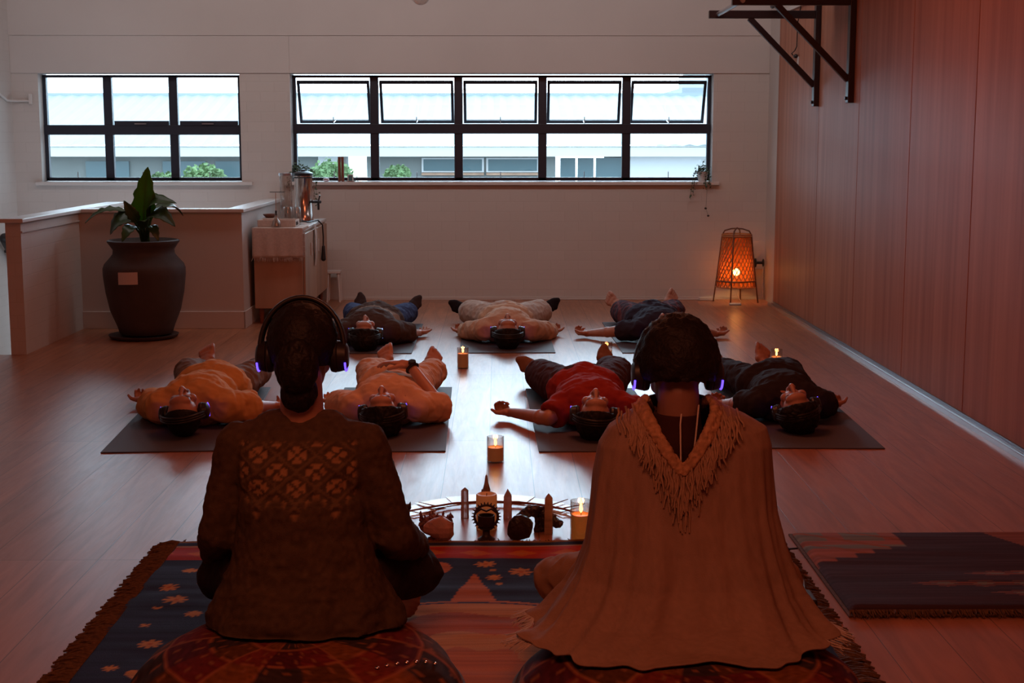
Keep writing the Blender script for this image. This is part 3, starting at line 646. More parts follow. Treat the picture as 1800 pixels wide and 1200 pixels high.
t = thing('extension_lead', 'dark cord with a black plug hanging down the wood wall', 'cord', (2.33, 11.3, 2.2))
MB().tube([(2.345, 11.2, 2.47), (2.335, 11.3, 2.30), (2.335, 11.31, 2.12), (2.33, 11.36, 2.09), (2.325, 11.45, 2.075), (2.33, 11.40, 2.05), (2.332, 11.33, 2.048)], .004, 6).build('cord', 'black', t, smooth=True)
MB().cap((2.33, 11.36, 2.045), (2.33, 11.31, 2.045), .012, .016).build('plug', 'black', t, smooth=True)
o = MB().box(2.342, 2.35, 11.28, 11.32, 1.97, 2.04); tag(o.build('socket_plate', 'switch', bevel=.002), 'small white outlet plate under the hanging black plug', 'outlet')
# pendant bulb, left wall cable, handrail
t = thing('pendant_lamp', 'unlit glass globe hanging at the top edge above the wide window', 'lamp', (-.42, 8.0, 3.4))
MB().ell((-.425, 8.0, 2.19), (.055, .055, .06), seg=28, rings=16).build('globe', 'glass', t, smooth=True)
MB().tube([(-.425, 8.0, 2.245), (-.425, 8.0, 2.30)], .02, 14).build('socket', 'blacksteel', t)
MB().tube([(-.425, 8.0, 2.30), (-.425, 8.0, 3.4)], .004, 6).build('cord', 'black', t)
o = MB().tube([(-4.19, 12.05, 2.9), (-4.19, 12.05, 1.95), (-4.19, 12.15, 1.78), (-4.19, 12.35, 1.73), (-4.15, 12.48, 1.73), (-4.03, 12.485, 1.73)], .011, 8)
tag(o.build('wall_conduit', 'sill', smooth=True), 'white conduit curving down the far left wall', 'conduit')
o = MB().box(-4.045, -4.02, 12.46, 12.49, 1.70, 1.79); tag(o.build('wall_hook', 'sill', bevel=.002), 'small upright hook at the end of the white conduit', 'hook')
t = thing('handrail', 'black stair handrail with rounded end on the far left wall', 'handrail', (-4.15, 11.9, .57))
MB().cap((-4.13, 11.95, .58), (-4.13, 12.45, .20), .045, .045).build('rail', 'black', t, smooth=True)
MB().tube([(-4.13, 12.1, .46), (-4.19, 12.1, .46)], .012, 8).build('bracket', 'black', t)

# ---------------------------------------------------------------- people
def frame(x, y, z): return Matrix((Vector(x), Vector(y), Vector(z))).transposed()
def V(*a): return Vector(a if len(a) > 1 else a[0])
def lerp(a, b, t): return a + (b-a)*t
def remesh(mb, voxel, it=4, fac=.5):
    me = mb.mesh('tmp'); o = bpy.data.objects.new('tmp', me); COL.objects.link(o)
    r = o.modifiers.new('r', 'REMESH'); r.mode = 'VOXEL'; r.voxel_size = voxel; r.use_smooth_shade = True
    if it: s = o.modifiers.new('s', 'SMOOTH'); s.factor = fac; s.iterations = it
    dg = bpy.context.evaluated_depsgraph_get(); dg.update()
    out = bpy.data.meshes.new_from_object(o.evaluated_get(dg)); bpy.data.objects.remove(o); bpy.data.meshes.remove(me)
    out.polygons.foreach_set('use_smooth', [True]*len(out.polygons)); return out
def co_of(me):
    a = np.empty(len(me.vertices)*3); me.vertices.foreach_get('co', a); return a.reshape(-1, 3)
def no_of(me):
    a = np.empty(len(me.vertices)*3, dtype=np.float32); me.vertex_normals.foreach_get('vector', a); return a.reshape(-1, 3).astype(float)
def set_co(me, c): me.vertices.foreach_set('co', c.ravel()); me.update()
def folds(me, amp, scale, seed=0, stretch=(1, 1, 1), ridge=True, zmin=None):
    c = co_of(me); n = no_of(me); f = fbm(c*scale*np.array(stretch), seed)
    if ridge: f = 1-2*np.abs(f)
    c = c + n*(f*amp)[:, None]
    if zmin is not None: c[:, 2] = np.maximum(c[:, 2], zmin)
    set_co(me, c)
def paint(me, rgb):
    if 'Col' in me.color_attributes: me.color_attributes.remove(me.color_attributes['Col'])
    a = me.color_attributes.new('Col', 'FLOAT_COLOR', 'POINT'); n = len(me.vertices)
    c = np.ones((n, 4)); c[:, :3] = rgb; a.data.foreach_set('color', c.ravel())
def mobj(name, me, mt, parent, label=None):
    me.name = name; me.materials.clear(); me.materials.append(M[mt] if isinstance(mt, str) else mt)
    o = bpy.data.objects.new(name, me); COL.objects.link(o)
    if parent: setpar(o, parent)
    if label: o['label'] = label
    return o

def head_prims(mb, H, R, jaw=1.0):     # R columns: right, face, up
    P = lambda x, y, z: H + R @ V(x, y, z)
    E = lambda c, r: mb.ell(P(*c), r, R, 20, 14)
    E((0, -.012, .028), (.073, .092, .087)); E((0, .018, -.035), (.058*jaw, .068, .075)); E((0, .03, -.07), (.045*jaw, .055, .042))
    E((0, .073, -.095), (.022, .020, .018)); E((0, .062, .045), (.052, .03, .035))
    mb.cone(P(0, .086, .018), P(0, .112, -.030), .009, .013, 12); E((0, .108, -.034), (.013, .013, .011))
    for s in (-1, 1):
        E((s*.012, .098, -.038), (.009, .010, .008)); E((s*.028, .078, .030), (.020, .012, .008)); E((s*.031, .072, .006), (.015, .012, .010))
        E((s*.040, .056, -.028), (.024, .024, .024)); E((s*.077, -.008, -.012), (.009, .018, .031))
    E((0, .088, -.060), (.024, .010, .0065)); E((0, .086, -.070), (.020, .010, .007))
def head_paint(c, col, H, R, lip=(.34, .10, .09), brow=True, stubble=0):
    q = (c - np.array(H)) @ np.array(R); x, y, z = q[:, 0], q[:, 1], q[:, 2]; ax = np.abs(x)
    def blend(mask, rgb, a=1): 
        k = np.clip(mask, 0, 1)[:, None]*a; return col*(1-k) + np.array(rgb)*k
    near = (np.linalg.norm(q, axis=1) < .16) & (y > .04)
    col = blend(near*(1-np.clip((((x/.027)**2+((z+.065)/.013)**2)-.6)/.5, 0, 1)), lip, .8)
    if brow:
        bz = .036+.006*np.clip(ax/.04, 0, 1)
        col = blend(near*(ax > .010)*(ax < .052)*np.clip(1.4-np.abs(z-bz)/.006, 0, 1), (.03, .018, .014), .9)
        col = blend(near*(ax > .016)*(ax < .046)*np.clip(1.3-np.abs(z-.0)/.003, 0, 1), (.05, .02, .018), .8)
    if stubble: col = blend(near*np.clip((-.045-z)/.01, 0, 1)*(1-np.clip((((x/.027)**2+((z+.065)/.013)**2)-.6)/.5, 0, 1)*0)*(ax < .055), (.07, .035, .025), stubble)
    return col
HAIR = {
 'short': lambda d: (np.where(d[:, 1] > .30, -.03, .013) + 0),
}
def hair_mesh(H, R, style, seed=1):
    n, m = 72, 44; P = []
    for j in range(m):
        t = math.pi*j/(m-1)
        for i in range(n):
            p = 2*math.pi*i/n; P.append((math.sin(t)*math.cos(p), math.sin(t)*math.sin(p), math.cos(t)))
    d = np.array(P); x, y, z = d.T
    base = np.array([.078, .098, .093]); r = 1/np.sqrt(((d/base)**2).sum(1))
    sm = lambda a, b, v: np.clip((v-a)/(b-a), 0, 1)**2*(3-2*np.clip((v-a)/(b-a), 0, 1))
    nz = fbm(d*9+seed*7, seed, 4)
    if style == 'buzz': th = .004*(1-sm(.15, .35, y-z*.55+.10)) - .03*sm(.15, .35, y-z*.55+.10) - .03*sm(.35, .55, -z)
    elif style == 'short': th = (.016+.004*nz)*(1-sm(.28, .5, y-z*.35+.05)) - .03*sm(.28, .5, y-z*.35+.05) - .04*sm(.45, .65, -z-.2*np.clip(-y, 0, 1))
    elif style == 'bob': th = (.022+.006*nz)*(1-sm(.36, .6, y-z*.3+.02)) - .03*sm(.36, .6, y-z*.3+.02) - .03*sm(.75, .9, -z)
    elif style == 'full': th = (.028+.007*nz)*(1-sm(.36, .6, y-z*.3+.02)) - .03*sm(.36, .6, y-z*.3+.02) - .05*sm(.50, .74, -z)
    elif style == 'round': th = (.029+.006*nz) - .045*sm(.42, .66, y-z*.2) - .05*sm(.52, .72, -z)
    else: th = (.012+.003*nz) - .045*sm(.4, .62, y-z*.3) - .04*sm(.62, .8, -z)
    r = r+th
    c = d*r[:, None]*1.0; c = c @ np.array(R).T + np.array(H + R @ V(0, -.012, .030))
    fs = [(j*n+i, j*n+(i+1) % n, (j+1)*n+(i+1) % n, (j+1)*n+i) for j in range(m-1) for i in range(n)]
    mb = MB(); mb.add([tuple(v) for v in c], fs); return mb

def hand_prims(mb, Wp, d, n, side, curl=.5, S=1.0, spread=.12, rnd=None):
    d = V(d).normalized(); n = V(n); n = (n-d*n.dot(d)).normalized(); u = d.cross(n)*side      # thumb side
    P = lambda a, b, c: Wp + (d*a + u*b + n*c)*S
    R = frame(u, n, d)
    mb.ell(P(.045, 0, 0), (.038*S, .016*S, .052*S), R); mb.ell(P(.07, 0, 0), (.040*S, .013*S, .026*S), R)
    mb.cap(P(-.01, 0, 0), P(.03, .004, 0), .023*S, .024*S)
    mb.ell(P(.032, .028, .008), (.016*S, .015*S, .03*S), R)
    for k, (b, L) in enumerate(((.028, .070), (.010, .080), (-.009, .074), (-.027, .058))):
        p = P(.085-(.006 if k == 3 else 0), b, 0); c = curl*(1+.12*k); dirn = (d + u*(b*spread*20)*(1-curl)).normalized(); a = 0
        for sgi, (l, r0, r1) in enumerate(((.45, .0095, .0088), (.31, .0088, .0080), (.24, .0080, .0068))):
            a += c*(.85 if sgi == 0 else 1.1); dd = dirn*math.cos(a) + n*math.sin(a); q = p + dd*L*l*S
            mb.cap(p, q, r0*S, r1*S, seg=10); p = q
    p = P(.028, .034, .006); dd = (d*.62 + u*.72 + n*.25).normalized(); q = p+dd*.036*S; mb.cap(p, q, .0125*S, .0105*S, seg=10)
    dd = (d*.85 + u*.35 + n*(.25+.5*curl)).normalized(); mb.cap(q, q+dd*.032*S, .0105*S, .008*S, seg=10)
def foot_prims(mb, A, t, up, side, S=1.0, sock=False, inflate=0):   # A ankle, t toe direction, up: shin direction (toward the knee)
    t = V(t).normalized(); k = V(up); k = (k-t*k.dot(t)).normalized(); u = t.cross(k)*side      # big-toe side
    P = lambda a, b, c: A + (t*a+u*b+k*c)*S
    i = inflate
    mb.ell(P(-.035, 0, -.035), (.030*S+i, .035*S+i, .032*S+i), frame(u, t, k)); mb.cap(P(0, 0, 0), P(-.02, 0, -.035), .034*S+i, .032*S+i)
    mb.cap(P(.0, 0, -.012), P(.10, .006, -.045), .032*S+i, .022*S+i); mb.cap(P(-.02, -.008, -.04), P(.11, -.018, -.052), .026*S+i, .018*S+i)
    mb.cap(P(.09, .024, -.05), P(.135, .022, -.054), .023*S+i, .020*S+i); mb.cap(P(.09, -.02, -.052), P(.125, -.022, -.056), .020*S+i, .016*S+i)
    mb.cap(P(.128, .022, -.052), P(.118, -.024, -.054), .022*S+i, .020*S+i)
    mb.cap(P(.09, .022, -.04), P(.09, -.022, -.048), .022*S+i, .020*S+i)
    if sock: mb.cap(P(.14, .018, -.054), P(.165, .008, -.052), .022*S+i, .018*S+i); mb.cap(P(.13, -.014, -.055), P(.155, .005, -.053), .018*S+i, .018*S+i)
    else:
        for b, L, r in ((.029, .052, .0160), (.008, .052, .0112), (-.009, .047, .0105), (-.024, .041, .010), (-.038, .034, .0098)):
            p = P(.136-abs(b-.02)*.25, b*1.08, -.052); mb.cap(p, p+(t*L*.6+k*.006)*S, r*S, r*S, seg=10); mb.cap(p+(t*L*.6+k*.006)*S, p+(t*L-k*.002)*S, r*S, r*.85*S, seg=10)

def ik(a, b, l1, l2, hint):
    a, b, hint = V(a), V(b), V(hint); d = b-a; D = d.length
    if D >= l1+l2-.002: return a + d*(l1/(l1+l2))
    x = (l1*l1-l2*l2+D*D)/(2*D); h = math.sqrt(max(0, l1*l1-x*x)); dn = d.normalized(); hn = (hint-dn*hint.dot(dn)).normalized()
    return a + dn*x + hn*h

def headphones(label, H, R, cat='headphones', big=1.0, led=('led', 'led'), upward=1):
    t = thing('headphones', label, cat, tuple(H), 'headphones worn by everyone in the room')
    P = lambda x, y, z: H + R @ V(x, y, z)
    pts = []
    for k in range(25):
        a = math.pi*k/24; pts.append(P(.104*math.cos(a)*big, -.008, .012+.128*math.sin(a)*big))
    bm = MB()
    for o_ in (-.011, 0, .011):
        bm.tube([p + R @ V(0, o_, 0) for p in pts], .0065, 8)
    bm.build('headband', 'black', t, smooth=True)
    MB().tube([P(.098*math.cos(a)*big, -.008, .012+.120*math.sin(a)*big) for a in [math.pi*(.22+.56*k/12) for k in range(13)]], .010, 8).build('headband_pad', 'black', t, smooth=True)
    for si, s in enumerate((-1, 1)):
        c = MB(); X = lambda x: s*x
        prof = ((.072, .030), (.074, .040), (.090, .042)); 
        c.cone(P(X(.072), -.004, -.006), P(X(.092), -.004, -.006), .040, .043, 28, fn=R @ V(0, 1, 0))
        o = c.build('ear_cushion', 'black', t, bevel=.006, smooth=40)
        c = MB(); c.cone(P(X(.092), -.004, -.006), P(X(.112), -.004, -.006), .041, .036, 28, fn=R @ V(0, 1, 0)); c.cone(P(X(.112), -.004, -.006), P(X(.118), -.004, -.006), .036, .026, 28, fn=R @ V(0, 1, 0))
        c.tube([P(X(.104), -.008, .012), P(X(.107), -.006, .035)], .008, 8)
        cup = c.build('ear_cup', 'black', t, smooth=40)
        arc = [P(X(.1125), -.004+.0375*math.cos(a), -.006+.0375*math.sin(a)) for a in [math.radians(-150+120*k/14) for k in range(15)]]
        arc2 = [P(X(.1125), -.004+.0375*math.cos(a), -.006+.0375*math.sin(a)) for a in [math.radians(10+100*k/10) for k in range(11)]]
        MB().tube(arc if upward > 0 else arc2, .0028, 6).build('led_strip', led[si], cup)
    return t

def torso_prims(mb, Pv, Ch, Nk, r, f, i=0.0, W=1.0, belly=0, hem=True):
    ax = (Ch-Pv).normalized(); R = frame(r, f, ax)
    mb.ell(Pv, (.165*W+i, .105+i, .12+i*.3), R); mb.ell(lerp(Pv, Ch, .45)+f*belly*.5, (.140*W+i, .092+i+belly, .16), R)
    mb.ell(Ch, (.155*W+i, .108+i, .165+i*.3), R); a2 = (Nk-Ch).normalized()
    S0 = lerp(Ch, Nk, .62); mb.cap(S0-r*.135*W, S0+r*.135*W, .052+i, .052+i); mb.cap(lerp(Ch, Nk, .55)-r*.07, lerp(Ch, Nk, .55)+r*.07, .082+i*.8, .082+i*.8)

def arml(a, b):
    D = (b-a).length; k = min(.25, D*.503); return k*1.03, k*.97
def lying(label, vtx, pel, ankles, wrists, tone, shirt, pants, feet, hairst, sleeve='short', cuff=1.0, head_yaw=0.0, roll=0.0,
          palms=None, curl=.55, elbows=None, toes=None, pants_i=.018, shirt_i=.016, sweater=False, seed=1, hs=1.0, paintshirt=None, paintpants=None,
          beard=0, mat_z=.006, led=('led', 'led'), foothand=None):
    """supine figure. vtx: crown of the head on the mat, pel: pelvis point on the mat, all in metres in the room."""
    t = thing('person', label, 'person', (vtx[0], vtx[1], 0))
    a = V(pel[0]-vtx[0], pel[1]-vtx[1], 0).normalized(); up = V(0, 0, 1); r = V(a.y, -a.x, 0)      # r: the person's right
    X = lambda s, l, z: V(vtx[0], vtx[1], 0)+a*s+r*l+up*(z+mat_z)
    dist = math.hypot(pel[0]-vtx[0], pel[1]-vtx[1])
    H = X(.120, 0, .108); fd = (up + r*math.sin(head_yaw) - a*.06).normalized(); hz = (-a + r*roll).normalized(); hz = (hz-fd*hz.dot(fd)).normalized(); hr = fd.cross(hz)
    HR = frame(hr, fd, hz)
    Nk = X(.265, 0, .105); Ch = X(.44, 0, .105); Pv = X(dist, 0, .10)
    body = MB(); head_prims(body, H, HR)
    body.cap(H+HR @ V(0, -.02, -.06), Nk, .052, .056); torso_prims(body, Pv, Ch, Nk, r, up)
    shoulders = {}; segs = {}
    for s, k in ((1, 'R'), (-1, 'L')):
        sh = X(.315, s*.155, .095); w_ = V(wrists[k]); 
        el = V(elbows[k]) if elbows and k in elbows else ik(sh, w_, *arml(sh, w_), up*-.15+r*s*1.0)
        el.z = max(el.z, .045)
        body.cap(sh, el, .048, .038); body.cap(el, w_, .038, .025); body.ell(lerp(el, w_, .22), .039)
        pn = V(palms[k]) if palms and k in palms else up
        dr = (w_-el).normalized()
        if foothand and k in foothand: dr = V(foothand[k]).normalized()
        hand_prims(body, w_+dr*.012, dr, pn, s, curl if not isinstance(curl, dict) else curl[k], S=1.0)
        hip = X(dist+.02, s*.095, .095); an = V(ankles[k])
        l_ = (an-hip).length*.5+.008; kn = ik(hip, an, l_*1.02, l_*.98, up*.5+r*s*1.0); kn.z = max(kn.z, .07)
        body.cap(hip, kn, .082, .058); body.cap(kn, an, .054, .036); body.ell(lerp(kn, an, .28), .057)
        td = V(toes[k]) if toes and k in toes else (up*1.0+r*s*.55+a*.25)
        foot_prims(body, an, td, (kn-an).normalized(), -s, sock=(feet != 'bare'))
        segs[k] = (sh, el, w_, hip, kn, an, td)
    me = remesh(body, .0050, 1, .5); c = co_of(me); c[:, 2] = np.maximum(c[:, 2], .003); set_co(me, c); col = np.tile(np.array(tone), (len(c), 1))*(1+.06*fbm(c*25, 3)[:, None])
    col = head_paint(c, col, H, HR, lip=(tone[0]*.75, tone[1]*.45, tone[2]*.5), stubble=beard)
    paint(me, col); mobj('body', me, 'skin', t)
    # trousers
    pm = MB(); R0 = frame(r, up, a)
    pm.ell(Pv, (.172+pants_i, .105+pants_i, .125), R0)
    for k in 'RL':
        sh, el, w_, hip, kn, an, td = segs[k]
        pm.cap(hip, kn, .082+pants_i, .056+pants_i); e = lerp(kn, an, cuff); pm.cone(kn, e, .056+pants_i, .042+pants_i*1.3); pm.ell(kn, .057+pants_i)
    me = remesh(pm, .008, 4); folds(me, .006, 14, seed, zmin=.008); c = co_of(me)
    paint(me, paintpants(c) if paintpants else np.tile(np.array(pants), (len(c), 1))); mobj('trousers', me, 'cloth', t)
    # shirt
    sm = MB(); torso_prims(sm, lerp(Pv, Ch, .12), Ch, X(.29, 0, .105), r, up, shirt_i)
    sm.cone(lerp(Pv, Ch, .1), lerp(Pv, Ch, -.06), .115+shirt_i, .118+shirt_i, 24, flat=1.0)
    sm.ell(lerp(Pv, Ch, .1), (.182+shirt_i, .11+shirt_i, .14), R0)
    for k in 'RL':
        sh, el, w_, hip, kn, an, td = segs[k]; s = 1 if k == 'R' else -1
        if sleeve == 'short': sm.cone(sh, lerp(sh, el, .72), .054+shirt_i*.6, .050+shirt_i*1.0); sm.ell(sh, .055+shirt_i*.6)
        elif sleeve == 'elbow': sm.cone(sh, lerp(sh, el, .98), .056+shirt_i*.7, .050+shirt_i*1.1); sm.ell(sh, .058+shirt_i*.7)
        else: sm.cap(sh, el, .054+shirt_i, .042+shirt_i); sm.cone(el, lerp(el, w_, .93), .050+shirt_i, .034+shirt_i)
    me = remesh(sm, .008, 4); folds(me, .007, 11, seed+5, zmin=.007)
    c = co_of(me); n_ = no_of(me); c = c + n_*(.002*fbm(c*40, 9))[:, None]; c[:, 2] = np.maximum(c[:, 2], .007); set_co(me, c)
    paint(me, paintshirt(c, X) if paintshirt else np.tile(np.array(shirt), (len(c), 1))*(1+.05*fbm(c*20, 4)[:, None])); mobj('shirt' if not sweater else 'sweater', me, 'cloth', t)
    if feet != 'bare':
        for k in 'RL':
            sh, el, w_, hip, kn, an, td = segs[k]; f = MB(); foot_prims(f, an, td, (kn-an).normalized(), (-1 if k == 'R' else 1), sock=True, inflate=.004)
            f.cone(an, lerp(an, kn, .35 if cuff > .8 else .2), .040, .045); me = remesh(f, .006, 3); c = co_of(me); c[:, 2] = np.maximum(c[:, 2], .003); set_co(me, c); paint(me, np.tile(np.array(feet), (len(c), 1))); mobj('sock', me, 'cloth', t)
    if hairst: hair_mesh(H, HR, hairst, seed).build('hair', 'hair', t, smooth=True)
    headphones('black headphones with blue lights on the ' + label.split('|')[0] if False else HP[label], H, HR, led=led)
    return t, segs, H, HR

HP = {}
def L(plabel, hplabel): HP[plabel] = hplabel; return plabel

# yoga mats: rolled-out rubber, 61 x 170 cm
def ymat(x0, y0, x1, y1, w, label, z=0):
    c = V((x0+x1)/2, (y0+y1)/2, 0); d = V(x1-x0, y1-y0, 0); l = d.length; ang = math.atan2(-d.x, d.y)
    t = MB().box(-w/2, w/2, -l/2, l/2, 0, .006).build('yoga_mat', 'mat', bevel=.002); t.location = c; t.rotation_euler = (0, 0, ang)
    return tag(t, label, 'yoga mat', 'yoga mats laid on the wooden floor')
ymat(-1.49, 6.31, -1.60, 7.97, .61, 'dark yoga mat under the person in the mustard shirt')
ymat(-.545, 6.30, -.57, 7.98, .61, 'dark yoga mat under the person in the cream tee with a wristwatch')
ymat(.487, 6.295, .458, 7.93, .61, 'dark yoga mat under the person in the red shirt')
ymat(1.46, 6.35, 1.50, 7.95, .61, 'dark yoga mat under the person in black, nearest the wood wall')
ymat(-.878, 9.28, -.882, 10.79, .61, 'dark yoga mat under the person in blue jeans')
ymat(.06, 9.30, .045, 10.77, .635, 'dark yoga mat under the person in the cream sweater')
ymat(1.13, 9.29, 1.11, 10.88, .62, 'dark yoga mat under the person with plaid trousers')

T1 = (.42, .21, .15); T2 = (.50, .27, .20); T3 = (.46, .24, .17)
lying(L('person in a mustard shirt lying on the leftmost mat, hands open at the sides', 'black headphones on the person in the mustard shirt'),
      (-1.50, 6.56), (-1.50, 7.40), {'R': (-1.40, 8.14, .085), 'L': (-1.70, 8.14, .085)}, {'R': (-1.17, 7.20, .045), 'L': (-1.86, 7.38, .038)},
      T1, (.60, .34, .135), (.20, .155, .13), 'bare', 'buzz', 'elbow', .72, head_yaw=-.1, shirt_i=.03, seed=1, curl=.6,
      toes={'R': (.25, .75, .55), 'L': (-.1, .6, .78)}, beard=.7, palms={'R': (0, -.2, 1)})
t2, s2, H2, R2 = lying(L('person in a cream tee with a hand resting on the belly', 'black headphones on the person in the cream tee'),
      (-.555, 6.56), (-.545, 7.42), {'R': (-.40, 8.10, .085), 'L': (-.66, 8.12, .085)}, {'R': (-.45, 7.16, .262), 'L': (-.86, 7.32, .042)},
      T2, (.70, .47, .32), (.62, .42, .28), 'bare', 'bob', 'elbow', .8, head_yaw=-.05, shirt_i=.024, seed=2, curl={'R': .25, 'L': .3},
      elbows={'R': (-.285, 7.0, .07)}, toes={'R': (.3, .65, .62), 'L': (-.1, .6, .78)}, palms={'R': (.2, -.1, -1), 'L': (0, -.3, 1)}, foothand={'R': (-.95, .25, .12)})
lying(L('person in a red shirt with one bare arm stretched out on the floor', 'black headphones on the person in the red shirt'),
      (.455, 6.48), (.45, 7.34), {'R': (.62, 8.16, .075), 'L': (.245, 8.06, .07)}, {'R': (.74, 7.12, .042), 'L': (.075, 7.02, .042)},
      T3, (.30, .035, .028), (.060, .030, .038), (.24, .135, .095), 'short', 'short', .8, head_yaw=.05, shirt_i=.022, pants_i=.03, seed=3, curl=.85,
      toes={'R': (.12, .5, .80), 'L': (-.85, .3, .42)}, palms={'L': (-.1, -.3, 1)}, elbows={'L': (.24, 6.73, .07)})
lying(L('person in black clothes lying nearest the wood wall', 'black headphones on the person in black'),
      (1.435, 6.62), (1.46, 7.46), {'R': (1.56, 8.18, .07), 'L': (1.30, 8.16, .07)}, {'R': (1.71, 7.18, .045), 'L': (1.18, 7.25, .042)},
      T1, (.028, .022, .026), (.030, .026, .034), 'bare', 'bob', 'short', .85, head_yaw=-.22, shirt_i=.022, seed=4, curl=.8,
      toes={'R': (.08, .5, .75), 'L': (-.4, .5, .7)}, palms={'R': (-.3, -.2, 1)})
def olive(c, X):
    a = np.array(X(.0, 0, 0)); s = c[:, 1]-a[1]; col = np.tile(np.array((.085, .055, .045)), (len(c), 1))
    band = (np.abs(s-.70) < .035) ; col[band] = (.36, .36, .34); return col
lying(L('person in a dark olive top and blue jeans on the back left mat', 'black headphones on the person in blue jeans'),
      (-.895, 9.33), (-.885, 10.17), {'R': (-.70, 10.88, .075), 'L': (-1.06, 10.88, .075)}, {'R': (-.575, 10.02, .04), 'L': (-1.20, 9.97, .04)},
      T2, (.085, .055, .045), (.045, .065, .16), (.055, .035, .033), 'bob', 'elbow', .95, seed=5, shirt_i=.03, curl=.3, paintshirt=olive,
      toes={'R': (.62, .3, .72), 'L': (-.15, .35, .85)}, led=('led', 'ledw'))
lying(L('person in a cream sweater and pale trousers lying in the middle of the back row', 'black headphones on the person in the cream sweater'),
      (.063, 9.40), (.055, 10.24), {'R': (.325, 10.88, .08), 'L': (-.225, 10.88, .08)}, {'R': (.375, 10.08, .04), 'L': (-.245, 10.08, .04)},
      T3, (.60, .42, .30), (.52, .42, .36), (.018, .013, .015), 'short', 'long', .86, seed=6, shirt_i=.022, pants_i=.035, curl=.7, sweater=True,
      toes={'R': (.92, .1, .60), 'L': (-.98, .1, .48)})
def plaid(c):
    col = np.tile(np.array((.06, .035, .05)), (len(c), 1)); g = (np.abs((c[:, 0]*14) % 1-.5) < .10) | (np.abs((c[:, 1]*14) % 1-.5) < .10); col[g] = (.15, .05, .06); return col
lying(L('person in a navy tee and plaid trousers, arms spread, on the back right mat', 'black headphones on the person in the navy tee'),
      (1.125, 9.42), (1.115, 10.26), {'R': (1.29, 10.92, .08), 'L': (.96, 10.88, .08)}, {'R': (1.52, 9.96, .042), 'L': (.66, 9.98, .042)},
      T2, (.035, .033, .055), (.06, .035, .05), 'bare', 'full', 'short', .8, seed=7, shirt_i=.022, pants_i=.03, curl=.75, paintpants=plaid, head_yaw=-.1,
      toes={'R': (.45, .2, .8), 'L': (-.7, .2, .75)}, led=('led', 'ledw'))
# wristwatch on the cream tee person's right wrist
w_ = s2['R'][2]; e_ = s2['R'][1]; dr = (w_-e_).normalized(); wr = lerp(e_, w_, .93)
t = thing('wristwatch', 'black wristwatch on the hand resting on the belly', 'watch', tuple(wr))
sd = dr.orthogonal().normalized(); sb = dr.cross(sd)
MB().tube([wr+(sd*math.cos(k*.314)+sb*math.sin(k*.314))*.031 for k in range(20)], .0075, 8, closed=True).build('strap', 'black', t, smooth=True)
MB().cone(wr+V(0, -.3, .9).normalized()*.028, wr+V(0, -.3, .9).normalized()*.042, .020, .019, 24).build('dial', 'black', t, smooth=40)

# ---------------------------------------------------------------- candles in glass
def candle(x, y, r, h, wax, label, amber=False, fl=1.0):
    t = thing('candle', label, 'candle', (x, y, 0), 'candles burning in glass cylinders')
    MB().lathe([(0, 0), (r, 0), (r, h), (r-.003, h), (r-.003, .006), (0, .006)], (x, y, 0), 36).build('glass_cylinder', 'glass', t, smooth=40)
    MB().lathe([(0, .007), (r-.004, .007), (r-.004, wax), (r-.012, wax-.004), (0, wax-.005)], (x, y, 0), 32).build('wax', 'amber' if amber else 'wax', t, smooth=40)
    MB().tube([(x, y, wax-.005), (x+.001, y, wax+.008)], .0012, 6).build('wick', 'wick', t)
    MB().lathe([(0, 0), (.004, .004), (.0065, .012), (.005, .024), (.002, .036), (0, .044)], (x, y, wax+.004), 14).build('flame', 'flame', t, smooth=True)
    l = bpy.data.lights.new('candle_light', 'POINT'); l.energy = .22*fl; l.color = (1, .45, .14); l.shadow_soft_size = .012
    o = bpy.data.objects.new('candle_light', l); COL.objects.link(o); o.location = (x, y, wax+.03)
candle(-.014, 6.11, .038, .112, .066, 'lit candle in glass standing in the middle of the floor between the front mats')
candle(-.22, 8.69, .036, .128, .092, 'lit candle in glass left of the near edge of the middle back mat')
candle(.67, 8.72, .036, .16, .105, 'tall lit candle in glass behind the foot of the person in red')
candle(1.731, 8.74, .037, .108, .062, 'short lit candle in glass at the feet of the person in black')
candle(.289, 4.86, .038, .146, .098, 'lit amber candle in glass beside the poncho at the edge of the rug', amber=True, fl=1.4)

# ---------------------------------------------------------------- the altar on the floor
ag = 'pale cards fanned on the floor'
for k in range(13):
    u = k/12; ang = math.radians(-62+124*u); cx, cy = -.035+.345*math.sin(ang)*1.0, 5.02+.44*math.cos(ang)
    c = MB().box(-.037, .037, -.056, .056, 0, .0012).build('card', 'card'); c.location = (cx, cy, .0008+.0014*(k % 3)); c.rotation_euler = (0, math.radians(.4), -ang*.9+math.radians(8*math.sin(k*3.1)))
    side = ['left', 'left', 'left', 'left', 'left', 'left', 'middle', 'right', 'right', 'right', 'right', 'right', 'right'][k]
    tag(c, 'pale card in the floor fan, ' + ('the middle one behind the candle' if side == 'middle' else f'{["first","second","third","fourth","fifth","sixth"][min(k, 12-k)]} from its {side} end'), 'card', ag)
gp = [(-.35, 5.22, .012), (-.27, 5.28, .012), (-.17, 5.345, .012), (-.05, 5.37, .012), (.08, 5.355, .012), (.17, 5.31, .012), (.25, 5.25, .012), (.31, 5.17, .012)]
t = thing('twig_garland', 'thin arched twig lying on the cards behind the crystals', 'twig', (-.02, 5.3, 0))
MB().tube(gp, [.003, .004, .004, .0045, .005, .005, .004, .003], 7).build('stem', 'brownwood', t, smooth=True)
